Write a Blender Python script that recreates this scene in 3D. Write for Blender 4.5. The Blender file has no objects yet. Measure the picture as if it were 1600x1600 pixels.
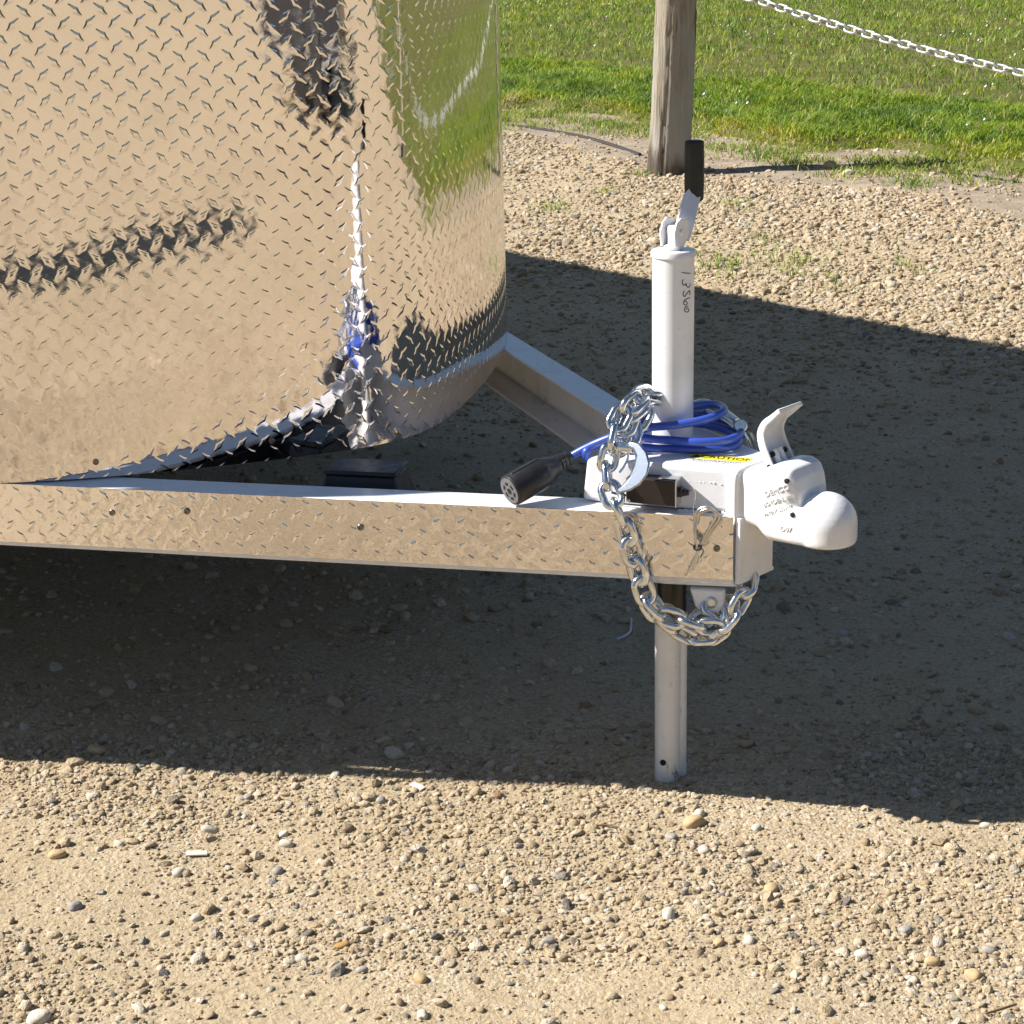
import bpy, math, random
import numpy as np
from mathutils import Vector, Matrix, Euler

R = math.radians
rng = np.random.default_rng(7)
random.seed(7)
scene = bpy.context.scene
col = scene.collection

# ------------------------------------------------------------------ camera
CAM_H, FOC, PITCH, ROLL = 1.22, 3000.0, R(17.5), R(1.3)
_fw = np.array([0, math.cos(PITCH), -math.sin(PITCH)])
_r0 = np.array([1.0, 0, 0])
_u0 = np.cross(_r0, _fw)
_rt = math.cos(ROLL) * _r0 - math.sin(ROLL) * _u0
_up = math.cos(ROLL) * _u0 + math.sin(ROLL) * _r0
EYE = np.array([0, 0, CAM_H])
cam_d = bpy.data.cameras.new('camera')
cam = bpy.data.objects.new('camera', cam_d)
col.objects.link(cam)
M = Matrix.Identity(4)
for i in range(3):
    M[i][0], M[i][1], M[i][2], M[i][3] = _rt[i], _up[i], -_fw[i], EYE[i]
cam.matrix_world = M
cam_d.sensor_width = 36
cam_d.lens = FOC / 1600 * 36
cam_d.clip_start = 0.05
cam_d.clip_end = 2000
scene.camera = cam

# ------------------------------------------------------------------ light
SUN_AZ, SUN_EL = R(-3.5), R(41)          # heading of the light on the ground, height of the sun
world = bpy.data.worlds.new('World')
scene.world = world
world.use_nodes = True
wn = world.node_tree.nodes
sky = wn.new('ShaderNodeTexSky')
sky.sky_type = 'NISHITA'
sky.sun_disc = False
sky.sun_elevation = SUN_EL
to_sun = np.array([-math.cos(SUN_AZ), -math.sin(SUN_AZ)])
sky.sun_rotation = math.atan2(to_sun[0], to_sun[1])
sky.air_density = 1.0
sky.dust_density = 0.3
sky.ozone_density = 2.0
world.node_tree.links.new(sky.outputs[0], wn['Background'].inputs[0])
wn['Background'].inputs[1].default_value = 0.05
sun_d = bpy.data.lights.new('sun', 'SUN')
sun_d.energy = 5.0
sun_d.angle = R(0.53)
sun_d.color = (1.0, 0.96, 0.90)
sun = bpy.data.objects.new('sun', sun_d)
col.objects.link(sun)
ld = Vector((math.cos(SUN_AZ) * math.cos(SUN_EL), math.sin(SUN_AZ) * math.cos(SUN_EL), -math.sin(SUN_EL)))
sun.rotation_euler = ld.to_track_quat('-Z', 'Y').to_euler()
sun.location = (-6, 2, 8)
scene.view_settings.view_transform = 'Standard'
scene.view_settings.look = 'None'
scene.view_settings.gamma = 1
scene.view_settings.exposure = 0.82
scene.render.engine = 'CYCLES'
scene.cycles.max_bounces = 8
scene.cycles.glossy_bounces = 5
scene.cycles.sample_clamp_indirect = 6
scene.cycles.blur_glossy = 0.3

# ------------------------------------------------------------------ frames: trailer frame and helpers
J = np.array([0.2248, 2.5666, 0.0])       # foot of the tongue jack
TAZ = R(-42.4)                            # heading of the trailer
EX = np.array([math.cos(TAZ), math.sin(TAZ), 0])
EY = np.array([-math.sin(TAZ), math.cos(TAZ), 0])

def ray(x, y):
    return _fw + _rt * (x - 800) / FOC - _up * (y - 800) / FOC
def loc(P):
    v = np.asarray(P) - J
    return np.array([v @ EX, v @ EY, v[2]])
def wor(l):
    return J + EX * l[0] + EY * l[1] + np.array([0, 0, l[2]])
def ground_at(x, y, z=0.0):
    d = ray(x, y)
    return EYE + d * ((z - CAM_H) / d[2])
def level(x, y, z):
    return loc(ground_at(x, y, z))
def upright(x, y, p0, d, off=0.0):
    """meeting point of a sight line with the upright plane through local p0 along d, pushed out to the near side"""
    d = np.array(d, float) / math.hypot(*d)
    n = np.array([d[1], -d[0]])
    p0 = np.array(p0, float) + n * off
    P0 = wor([p0[0], p0[1], 0])
    n3 = EX * n[0] + EY * n[1]
    r = ray(x, y)
    return loc(EYE + r * (((P0 - EYE) @ n3) / (r @ n3)))

# ------------------------------------------------------------------ mesh helpers
def link(o, parent=None):
    col.objects.link(o)
    if parent is not None:
        o.parent = parent
    return o
def mesh_np(name, V, F, mat, parent=None, smooth=True, sharp=None):
    V = np.asarray(V, np.float32)
    me = bpy.data.meshes.new(name)
    if isinstance(F, np.ndarray):
        k = F.shape[1]
        me.vertices.add(len(V)); me.vertices.foreach_set('co', V.ravel())
        me.loops.add(F.size); me.loops.foreach_set('vertex_index', F.astype(np.int32).ravel())
        me.polygons.add(len(F))
        me.polygons.foreach_set('loop_start', np.arange(0, F.size, k, dtype=np.int32))
        me.polygons.foreach_set('loop_total', np.full(len(F), k, np.int32))
        me.update(calc_edges=True)
    else:
        me.from_pydata([tuple(map(float, v)) for v in V], [], F)
    me.materials.append(mat)
    me.polygons.foreach_set('use_smooth', np.full(len(me.polygons), smooth))
    if sharp and smooth:
        me.set_sharp_from_angle(angle=R(sharp))
    me.update()
    return link(bpy.data.objects.new(name, me), parent)

class MB:
    def __init__(s): s.v = []; s.f = []
    def add(s, V, F):
        b = len(s.v)
        s.v += [tuple(map(float, p)) for p in V]
        s.f += [tuple(i + b for i in f) for f in F]
        return s
    def box(s, c, size, rot=None):
        P = np.array([[x, y, z] for x in (-.5, .5) for y in (-.5, .5) for z in (-.5, .5)]) * np.array(size)
        if rot is not None:
            P = P @ np.array(rot).T
        return s.add(P + np.array(c), [(0, 1, 3, 2), (4, 6, 7, 5), (0, 4, 5, 1), (2, 3, 7, 6), (0, 2, 6, 4), (1, 5, 7, 3)])
    def tube(s, path, r, n=12, closed=False, cap=True, flat=1.0):
        P = np.array(path, float); m = len(P)
        rr = np.full(m, r) if np.isscalar(r) else np.array(r, float)
        T = np.roll(P, -1, 0) - np.roll(P, 1, 0) if closed else np.gradient(P, axis=0)
        T /= np.linalg.norm(T, axis=1)[:, None] + 1e-12
        a = np.array([0, 0, 1.0]) if abs(T[0][2]) < .9 else np.array([1.0, 0, 0])
        N = np.cross(T[0], a); N /= np.linalg.norm(N)
        V = []
        for i in range(m):
            N = N - T[i] * (N @ T[i]); N /= np.linalg.norm(N)
            B = np.cross(T[i], N)
            for k in range(n):
                t = 2 * math.pi * k / n
                V.append(P[i] + rr[i] * (math.cos(t) * N + flat * math.sin(t) * B))
        F = []
        for i in range(m if closed else m - 1):
            for k in range(n):
                a0, a1 = i * n + k, i * n + (k + 1) % n
                b0, b1 = ((i + 1) % m) * n + k, ((i + 1) % m) * n + (k + 1) % n
                F.append((a0, a1, b1, b0))
        if cap and not closed:
            F.append(tuple(range(n - 1, -1, -1))); F.append(tuple((m - 1) * n + k for k in range(n)))
        return s.add(V, F)
    def lathe(s, prof, o=(0, 0, 0), n=32, axis=None):
        """prof: (radius, height) pairs round axis (a 3x3 whose third column is the axis)"""
        A = np.eye(3) if axis is None else np.array(axis)
        V = []
        for r, h in prof:
            for k in range(n):
                t = 2 * math.pi * k / n
                V.append(np.array(o) + A @ np.array([r * math.cos(t), r * math.sin(t), h]))
        F = []
        for i in range(len(prof) - 1):
            for k in range(n):
                F.append((i * n + k, i * n + (k + 1) % n, (i + 1) * n + (k + 1) % n, (i + 1) * n + k))
        F.append(tuple(range(n - 1, -1, -1))); F.append(tuple((len(prof) - 1) * n + k for k in range(n)))
        return s.add(V, F)
    def prism(s, poly, z0, z1):
        n = len(poly)
        V = [(x, y, z0) for x, y in poly] + [(x, y, z1) for x, y in poly]
        F = [tuple(range(n - 1, -1, -1)), tuple(range(n, 2 * n))] + [(i, (i + 1) % n, n + (i + 1) % n, n + i) for i in range(n)]
        return s.add(V, F)
    def build(s, name, mat, parent=None, smooth=True, sharp=35, bevel=0, seg=2):
        o = mesh_np(name, s.v, s.f, mat, parent, smooth, sharp)
        if bevel:
            m = o.modifiers.new('bevel', 'BEVEL'); m.width = bevel; m.segments = seg; m.limit_method = 'ANGLE'; m.angle_limit = R(35)
            m.harden_normals = False
        return o

def frame_to(axis, hint=(0, 0, 1)):
    z = np.array(axis, float); z /= np.linalg.norm(z)
    x = np.cross(hint, z)
    if np.linalg.norm(x) < 1e-6: x = np.cross((1, 0, 0), z)
    x /= np.linalg.norm(x)
    return np.stack([x, np.cross(z, x), z], axis=1)
def spline(pts, per=8, closed=False):
    P = np.array(pts, float); n = len(P); out = []
    for i in range(n if closed else n - 1):
        g = (lambda j: P[j % n]) if closed else (lambda j: P[min(max(j, 0), n - 1)])
        p0, p1, p2, p3 = g(i - 1), g(i), g(i + 1), g(i + 2)
        for k in range(per):
            t = k / per
            out.append(.5 * ((2 * p1) + (-p0 + p2) * t + (2 * p0 - 5 * p1 + 4 * p2 - p3) * t * t + (-p0 + 3 * p1 - 3 * p2 + p3) * t ** 3))
    if not closed: out.append(P[-1])
    return np.array(out)
def resample(P, step):
    d = np.r_[0, np.cumsum(np.linalg.norm(np.diff(P, axis=0), axis=1))]
    t = np.arange(0, d[-1], step)
    return np.stack([np.interp(t, d, P[:, i]) for i in range(3)], 1)
def empty(name, label=None, cat=None, location=(0, 0, 0), rz=0.0, group=None):
    o = bpy.data.objects.new(name, None); col.objects.link(o)
    o.location = location; o.rotation_euler = (0, 0, rz); o.empty_display_size = .1
    return tag(o, label, cat, group)
def tag(o, label=None, cat=None, group=None, kind=None):
    if label: o['label'] = label
    if cat: o['category'] = cat
    if group: o['group'] = group
    if kind: o['kind'] = kind
    return o
_lat = rng.random((6, 256, 256))
def vnoise(x, y, scale, k=0):
    x = np.asarray(x) * scale + 37.3 * k; y = np.asarray(y) * scale + 11.7 * k
    xi, yi = np.floor(x).astype(int), np.floor(y).astype(int)
    fx, fy = x - xi, y - yi
    fx, fy = fx * fx * (3 - 2 * fx), fy * fy * (3 - 2 * fy)
    g = lambda a, b: _lat[k % 6][a % 256, b % 256]
    return (g(xi, yi) * (1 - fx) + g(xi + 1, yi) * fx) * (1 - fy) + (g(xi, yi + 1) * (1 - fx) + g(xi + 1, yi + 1) * fx) * fy
def fbm(x, y, scale, k=0, oct=4):
    return sum(vnoise(x, y, scale * 2 ** o, k + o) * .5 ** o for o in range(oct)) / sum(.5 ** o for o in range(oct))
def sstep(a, b, x):
    t = np.clip((x - a) / (b - a), 0, 1); return t * t * (3 - 2 * t)

# ------------------------------------------------------------------ materials
def mat(name, color=(.8, .8, .8), rough=.5, metal=0.0, coat=0.0, spec=None):
    m = bpy.data.materials.new(name); m.use_nodes = True
    b = m.node_tree.nodes['Principled BSDF']
    b.inputs['Base Color'].default_value = (*color, 1)
    b.inputs['Roughness'].default_value = rough
    b.inputs['Metallic'].default_value = metal
    if coat: b.inputs['Coat Weight'].default_value = coat; b.inputs['Coat Roughness'].default_value = .12
    if spec is not None: b.inputs['Specular IOR Level'].default_value = spec
    return m
class NT:
    def __init__(s, m): s.t = m.node_tree; s.n = s.t.nodes; s.b = s.n['Principled BSDF']
    def node(s, typ, **kw):
        n = s.n.new(typ)
        for k, v in kw.items(): setattr(n, k, v)
        return n
    def l(s, a, b): s.t.links.new(a, b)
    def coord(s, out='Object', scale=(1, 1, 1)):
        c = s.node('ShaderNodeTexCoord'); mp = s.node('ShaderNodeMapping'); mp.inputs['Scale'].default_value = scale
        s.l(c.outputs[out], mp.inputs[0]); return mp.outputs[0]
    def noise(s, vec, scale, detail=4, rough=.55, dist=0):
        n = s.node('ShaderNodeTexNoise'); s.l(vec, n.inputs['Vector'])
        n.inputs['Scale'].default_value = scale; n.inputs['Detail'].default_value = detail; n.inputs['Roughness'].default_value = rough
        n.inputs['Distortion'].default_value = dist
        return n.outputs[0]
    def voro(s, vec, scale, out='Distance', feature='F1'):
        n = s.node('ShaderNodeTexVoronoi', feature=feature); s.l(vec, n.inputs['Vector']); n.inputs['Scale'].default_value = scale
        return n.outputs[out]
    def ramp(s, fac, stops, interp='LINEAR'):
        r = s.node('ShaderNodeValToRGB'); r.color_ramp.interpolation = interp
        e = r.color_ramp.elements
        while len(e) < len(stops): e.new(.5)
        for i, (p, c) in enumerate(stops):
            e[i].position = p; e[i].color = (*c, 1) if not np.isscalar(c) else (c, c, c, 1)
        s.l(fac, r.inputs[0]); return r.outputs[0]
    def mix(s, fac, a, b, mode='MIX'):
        n = s.node('ShaderNodeMix', data_type='RGBA', blend_type=mode)
        for sock, v in ((n.inputs[0], fac), (n.inputs[6], a), (n.inputs[7], b)):
            if hasattr(v, 'links'): s.l(v, sock)
            else: sock.default_value = v if np.isscalar(v) else (*v, 1)
        return n.outputs[2]
    def bump(s, h, strength, dist, prev=None):
        n = s.node('ShaderNodeBump'); n.inputs['Strength'].default_value = strength; n.inputs['Distance'].default_value = dist
        s.l(h, n.inputs['Height'])
        if prev is not None: s.l(prev, n.inputs['Normal'])
        return n.outputs[0]

def make_white(name='white_paint', base=(.80, .80, .82), dirt=.10):
    m = mat(name, base, .32, coat=.25); t = NT(m); v = t.coord('Object')
    n = t.noise(v, 14, 5); f = t.ramp(n, [(.5, 0.0), (.78, 1.0)])
    c = t.mix(f, base, tuple(b * .84 for b in base))
    c = t.mix(t.ramp(t.noise(v, 210, 4, .6), [(.70, 0.0), (.745, .75)]), c, (.30, .25, .21))
    c = t.mix(t.ramp(t.noise(t.coord('Object', (1, 1, .25)), 22, 5, .65), [(.56, 0.0), (.72, .45)]), c, (.52, .49, .45))
    t.l(c, t.b.inputs['Base Color'])
    r = t.ramp(t.noise(v, 40, 3), [(.3, .26), (.7, .40)]); t.l(r, t.b.inputs['Roughness'])
    t.l(t.bump(t.noise(v, 260, 2), .12, .0006), t.b.inputs['Normal'])
    return m
WHITE = make_white()
CAST = make_white('white_paint_on_casting', (.82, .82, .83))
def make_scuffed():
    m = make_white('scuffed_white_paint', (.74, .74, .75)); t = NT(m); v = t.coord('Object', (1, 1, .35))
    g = t.ramp(t.noise(v, 90, 5, .7), [(.58, 0.0), (.66, 1.0)])
    low = t.node('ShaderNodeSeparateXYZ'); t.l(t.coord('Object'), low.inputs[0])
    z = t.ramp(low.outputs[2], [(.0, 1.0), (.05, .3), (.23, .15), (.255, 1.0)])
    k = t.mix(1.0, g, z, 'MULTIPLY')
    old = t.b.inputs['Base Color'].links[0].from_socket
    t.l(t.mix(k, old, (.10, .09, .085)), t.b.inputs['Base Color'])
    return m
SCUFF = make_scuffed()
def make_tread():
    m = mat('polished_tread_plate', (.86, .85, .84), .07, 1.0); t = NT(m); v = t.coord('Object')
    c = t.mix(t.ramp(t.noise(v, 9, 5, .6), [(.4, 0.0), (.75, 1.0)]), (.82, .775, .755), (.75, .71, .69))
    t.l(c, t.b.inputs['Base Color'])
    r = t.ramp(t.noise(v, 25, 5, .65), [(.35, .012), (.7, .035)]); t.l(r, t.b.inputs['Roughness'])
    b1 = t.bump(t.noise(v, 80, 2, .5), .010, .003)
    sc = t.noise(t.coord('Object', (1, 1, 18)), 120, 2)
    t.l(t.bump(sc, .012, .0004, b1), t.b.inputs['Normal'])
    return m
TREAD = make_tread()
def make_tread_rail():
    m = make_tread(); m.name = 'polished_tread_plate_rippled'; t = NT(m); v = t.coord('Object')
    old = t.b.inputs['Normal'].links[0].from_socket
    t.l(t.bump(t.noise(v, 110, 2, .5, .8), .18, .003, old), t.b.inputs['Normal'])
    return m
TREAD_R = make_tread_rail()
def make_zinc():
    m = mat('zinc_plated_steel', (.74, .76, .79), .16, 1.0); t = NT(m); v = t.coord('Object')
    t.l(t.mix(t.ramp(t.noise(v, 60, 4), [(.4, 0.0), (.7, 1.0)]), (.80, .82, .85), (.62, .63, .62)), t.b.inputs['Base Color'])
    t.l(t.ramp(t.noise(v, 150, 3), [(.3, .10), (.7, .26)]), t.b.inputs['Roughness'])
    t.l(t.bump(t.noise(v, 300, 3), .15, .0006), t.b.inputs['Normal'])
    return m
ZINC = make_zinc()
def make_castzinc():
    m = mat('grainy_zinc_casting', (.42, .46, .52), .24, 1.0); t = NT(m); v = t.coord('Object')
    t.l(t.bump(t.noise(v, 650, 3), .22, .0006), t.b.inputs['Normal']); return m
HOOKM = make_castzinc()
GALV = mat('weathered_galvanised_steel', (.72, .72, .70), .42, .85)
GALV_W = mat('steel_wire_rope', (.62, .60, .57), .28, 1.0)
def make_black(name, c=(.016, .016, .018), rough=.38):
    m = mat(name, c, rough); t = NT(m); v = t.coord('Object')
    t.l(t.ramp(t.noise(v, 60, 4), [(.3, rough - .1), (.7, rough + .12)]), t.b.inputs['Roughness'])
    t.l(t.bump(t.noise(v, 500, 2), .15, .0005), t.b.inputs['Normal']); return m
BLACK = make_black('black_plastic')
GRIP = make_black('black_rubber', (.012, .012, .012), .55)
GREASE = make_black('greasy_black_steel', (.010, .008, .007), .3)
GREYFACE = mat('grey_plastic', (.16, .16, .17), .5)
DARKHOLE = mat('dark_hole', (.006, .006, .006), .8)
BOXFACE = make_black('brown_black_plastic', (.022, .014, .012), .42)
STEELTRIM = mat('brushed_steel', (.70, .70, .70), .25, 1.0)
def make_blue():
    m = mat('blue_cable_jacket', (.035, .085, .44), .33, coat=.15); t = NT(m); v = t.coord('Object')
    t.l(t.mix(t.ramp(t.noise(v, 30, 4), [(.45, 0.0), (.75, 1.0)]), (.035, .085, .44), (.05, .10, .42)), t.b.inputs['Base Color'])
    t.l(t.bump(t.noise(v, 200, 2), .1, .0005), t.b.inputs['Normal']); return m
BLUE = make_blue()
INK = mat('marker_ink', (.05, .035, .045), .6)
YELLOW = mat('yellow_print', (.85, .68, .01), .45)
PAPER = mat('white_vinyl', (.84, .84, .84), .3)
PRINT = mat('black_print', (.02, .02, .02), .5)
FAINT = mat('grey_print', (.42, .42, .43), .5)
UNDER = mat('dark_underside', (.03, .028, .026), .7)
ALU = mat('aluminium_trim', (.75, .75, .76), .3, 1.0)
BODYWHITE = make_white('white_body_skin', (.72, .72, .72))

def make_ground():
    m = mat('packed_dirt', (.4, .3, .2), .95, spec=.2); t = NT(m); v = t.coord('Object')
    big = t.noise(v, 1.1, 5, .6); mid = t.noise(v, 9, 6, .65); fine = t.noise(v, 130, 4, .7)
    c = t.mix(t.ramp(big, [(.35, 0.0), (.68, 1.0)]), (.465, .362, .226), (.405, .31, .19))
    c = t.mix(t.ramp(mid, [(.3, 0.0), (.7, .8)]), c, (.52, .42, .28))
    c = t.mix(t.ramp(fine, [(.36, .75), (.5, 0.0)]), c, (.25, .185, .108))
    cell = t.node('ShaderNodeTexVoronoi'); t.l(v, cell.inputs['Vector']); cell.inputs['Scale'].default_value = 210; cell.inputs['Randomness'].default_value = 1
    sep = t.node('ShaderNodeSeparateColor'); t.l(cell.outputs['Color'], sep.inputs[0])
    peb = t.ramp(sep.outputs[0], [(0, (.33, .25, .155)), (.3, (.47, .36, .22)), (.55, (.54, .43, .285)), (.8, (.60, .50, .36)), (.93, (.67, .60, .49)), (1, (.27, .25, .22))])
    patch = t.ramp(t.noise(v, 2.3, 5, .6), [(.42, .05), (.66, .8)])
    c = t.mix(patch, c, peb)
    so = t.node('ShaderNodeAttribute', attribute_name='soil')
    c = t.mix(so.outputs['Fac'], c, t.ramp(mid, [(.3, (.27, .205, .145)), (.7, (.42, .345, .26))]))
    t.l(c, t.b.inputs['Base Color'])
    h = t.mix(1.0, t.ramp(cell.outputs['Distance'], [(0, 1.0), (.75, 0.0)]), patch, 'MULTIPLY')
    b = t.bump(h, .5, .0035); b = t.bump(t.noise(v, 130, 6, .72), .55, .006, t.bump(t.noise(v, 40, 4, .6), .3, .012, b))
    t.l(t.bump(fine, .5, .003, b), t.b.inputs['Normal'])
    return m
DIRT = make_ground()
def make_stone():
    m = mat('gravel_stone', (.45, .36, .25), .85, spec=.25); t = NT(m)
    a = t.node('ShaderNodeAttribute', attribute_type='INSTANCER', attribute_name='tint')
    v = t.coord('Object')
    c = t.ramp(a.outputs['Fac'], [(0, (.27, .195, .12)), (.10, (.44, .33, .20)), (.34, (.55, .43, .275)), (.62, (.61, .49, .335)), (.8, (.65, .54, .40)), (.92, (.69, .62, .51)), (.962, (.29, .27, .235)), (.99, (.14, .14, .145)), (1, (.40, .23, .11))])
    c = t.mix(t.ramp(t.noise(v, 2.0, 4), [(.35, 0.0), (.75, .5)]), c, (.50, .395, .255))
    t.l(c, t.b.inputs['Base Color'])
    t.l(t.bump(t.noise(v, 4, 4), .5, .15), t.b.inputs['Normal'])
    return m
STONE = make_stone()
def pebble_mat(name, c1, c2):
    m = mat(name, c1, .75, spec=.3); t = NT(m); v = t.coord('Object')
    t.l(t.mix(t.ramp(t.noise(v, 90, 5), [(.35, 0.0), (.7, 1.0)]), c1, c2), t.b.inputs['Base Color'])
    t.l(t.bump(t.noise(v, 220, 4), .35, .002), t.b.inputs['Normal']); return m
PEB_W = pebble_mat('white_pebble', (.62, .56, .46), (.50, .43, .33))
PEB_T = pebble_mat('tan_pebble', (.52, .37, .20), (.44, .31, .17))
PEB_G = pebble_mat('grey_pebble', (.36, .33, .29), (.27, .25, .23))
PEB_O = pebble_mat('ochre_pebble', (.42, .23, .06), (.30, .19, .09))
def make_soil():
    m = mat('lawn_soil', (.1, .09, .04), .95, spec=.1); t = NT(m); v = t.coord('Object')
    c = t.mix(t.ramp(t.noise(v, 5, 5), [(.35, 0.0), (.65, 1.0)]), (.09, .11, .022), (.17, .145, .065))
    t.l(c, t.b.inputs['Base Color']); t.l(t.bump(t.noise(v, 40, 5), .8, .03), t.b.inputs['Normal']); return m
SOIL = make_soil()
def make_grass():
    m = mat('grass_blade', (.1, .2, .03), .55, spec=.3); t = NT(m)
    a = t.node('ShaderNodeAttribute', attribute_name='hue')
    c = t.ramp(a.outputs['Fac'], [(0, (.10, .185, .035)), (.3, (.19, .30, .026)), (.6, (.31, .39, .028)), (.82, (.43, .41, .030)), (.94, (.52, .46, .16)), (1, (.60, .52, .29))])
    t.l(c, t.b.inputs['Base Color'])
    tr = t.node('ShaderNodeBsdfTranslucent'); t.l(c, tr.inputs[0]); mx = t.node('ShaderNodeMixShader'); mx.inputs[0].default_value = .35
    t.l(t.b.outputs[0], mx.inputs[1]); t.l(tr.outputs[0], mx.inputs[2]); t.l(mx.outputs[0], t.n['Material Output'].inputs[0])
    return m
GRASS = make_grass()
FLOWER = mat('clover_flower', (.72, .72, .66), .8)
def make_wood():
    m = mat('weathered_post_wood', (.3, .25, .18), .85, spec=.2); t = NT(m)
    v = t.coord('Object', (1, 1, .07)); w = t.coord('Object', (1, 1, .25))
    g = t.noise(v, 70, 6, .7); l = t.noise(w, 7, 4)
    c = t.mix(t.ramp(g, [(.3, 0.0), (.7, 1.0)]), (.19, .155, .11), (.44, .39, .31))
    c = t.mix(t.ramp(l, [(.40, 0.0), (.60, .85)]), c, (.36, .355, .33))
    c = t.mix(t.ramp(t.noise(v, 26, 3, .5), [(.34, .9), (.40, 0.0)]), c, (.07, .05, .035))
    sz = t.node('ShaderNodeSeparateXYZ'); t.l(t.coord('Object'), sz.inputs[0]); ad = t.node('ShaderNodeMath', operation='ADD'); t.l(sz.outputs[2], ad.inputs[0])
    sc2 = t.node('ShaderNodeMath', operation='MULTIPLY'); t.l(t.noise(w, 9, 3), sc2.inputs[0]); sc2.inputs[1].default_value = .5; t.l(sc2.outputs[0], ad.inputs[1])
    c = t.mix(t.ramp(ad.outputs[0], [(.29, .8), (.40, 0.0)]), c, (.06, .04, .028))
    t.l(c, t.b.inputs['Base Color']); t.l(t.bump(t.noise(v, 26, 3, .5), .8, .02, t.bump(g, .9, .010)), t.b.inputs['Normal']); return m
WOOD = make_wood()

# ================================================================== the setting: ground
def graded(lo, a, b, hi, step, grow=1.22):
    mid = list(np.arange(a, b, step)); out = [b]; s = step
    while out[-1] < hi: s *= grow; out.append(out[-1] + s)
    low = []; s = step; x = a
    while x > lo: s *= grow; x -= s; low.append(x)
    return np.array(low[::-1] + mid + out)
def ground_z(x, y):
    env = sstep(-6, -2, x) * (1 - sstep(4, 9, x)) * sstep(-3, 0, y) * (1 - sstep(10, 16, y))
    h = (fbm(x, y, .9, 1, 3) - .5) * .035 + (fbm(x, y, 6, 2, 4) - .5) * .014
    flat = np.exp(-(((x - J[0]) / .35) ** 2 + ((y - J[1]) / .25) ** 2))
    return h * env * (1 - .85 * flat)
gx = graded(-150, -1.7, 2.7, 150, .02); gy = graded(-150, 1.5, 9.8, 200, .02)
GX, GY = np.meshgrid(gx, gy)
GZ = ground_z(GX, GY)
nx, ny = len(gx), len(gy)
idx = np.arange(nx * ny).reshape(ny, nx)
F = np.stack([idx[:-1, :-1], idx[:-1, 1:], idx[1:, 1:], idx[1:, :-1]], -1).reshape(-1, 4)
g = mesh_np('ground', np.stack([GX, GY, GZ], -1).reshape(-1, 3), F, DIRT)
tag(g, kind='structure')

# the lawn: edge line over the ground, seen beyond the gravel
edge_px = [(700, 172), (800, 176), (950, 184), (1090, 203), (1200, 224), (1300, 240), (1450, 254), (1600, 276)]
edge = [tuple(ground_at(x, y, .0)[:2]) for x, y in edge_px]
ex_, ey_ = np.array([e[0] for e in edge]), np.array([e[1] for e in edge])
lastx, lasty = ex_[-1], ey_[-1]
ex_ = np.r_[-60, ex_[0] - 3, ex_, 4.2, 7.5, 13, 25, 60]; ey_ = np.r_[ey_[0] + 14, ey_[0] + 1.5, ey_, 6.25, 4.2, 1.9, -2.5, -14]
def edge_y(x): return np.interp(x, ex_, ey_)
lx = graded(-60, -1.0, 9, 60, .08); lt = np.r_[np.arange(0, .6, .04), np.arange(.6, 6, .15), graded(6, 6, 7, 130, .3)]
LX, LT = np.meshgrid(lx, lt)
wob = (fbm(LX, LX * 0 + 3, 2.2, 3, 4) - .5) * .9
LY = edge_y(LX) + LT + wob
LZ = ground_z(LX, LY) - .03 + .075 * sstep(0, .28, LT + (fbm(LX, LY, 5, 4) - .5) * .2) + (fbm(LX, LY, 2.5, 0) - .5) * .03
nx, ny = len(lx), len(lt); idx = np.arange(nx * ny).reshape(ny, nx)
F = np.stack([idx[:-1, :-1], idx[:-1, 1:], idx[1:, 1:], idx[1:, :-1]], -1).reshape(-1, 4)
tag(mesh_np('lawn_soil', np.stack([LX, LY, LZ], -1).reshape(-1, 3), F, SOIL), kind='structure')
def lawn_z(x, y, t):
    return ground_z(x, y) - .03 + .075 * sstep(0, .28, t + (fbm(x, y, 5, 4) - .5) * .2) + (fbm(x, y, 2.5, 0) - .5) * .03

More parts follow.
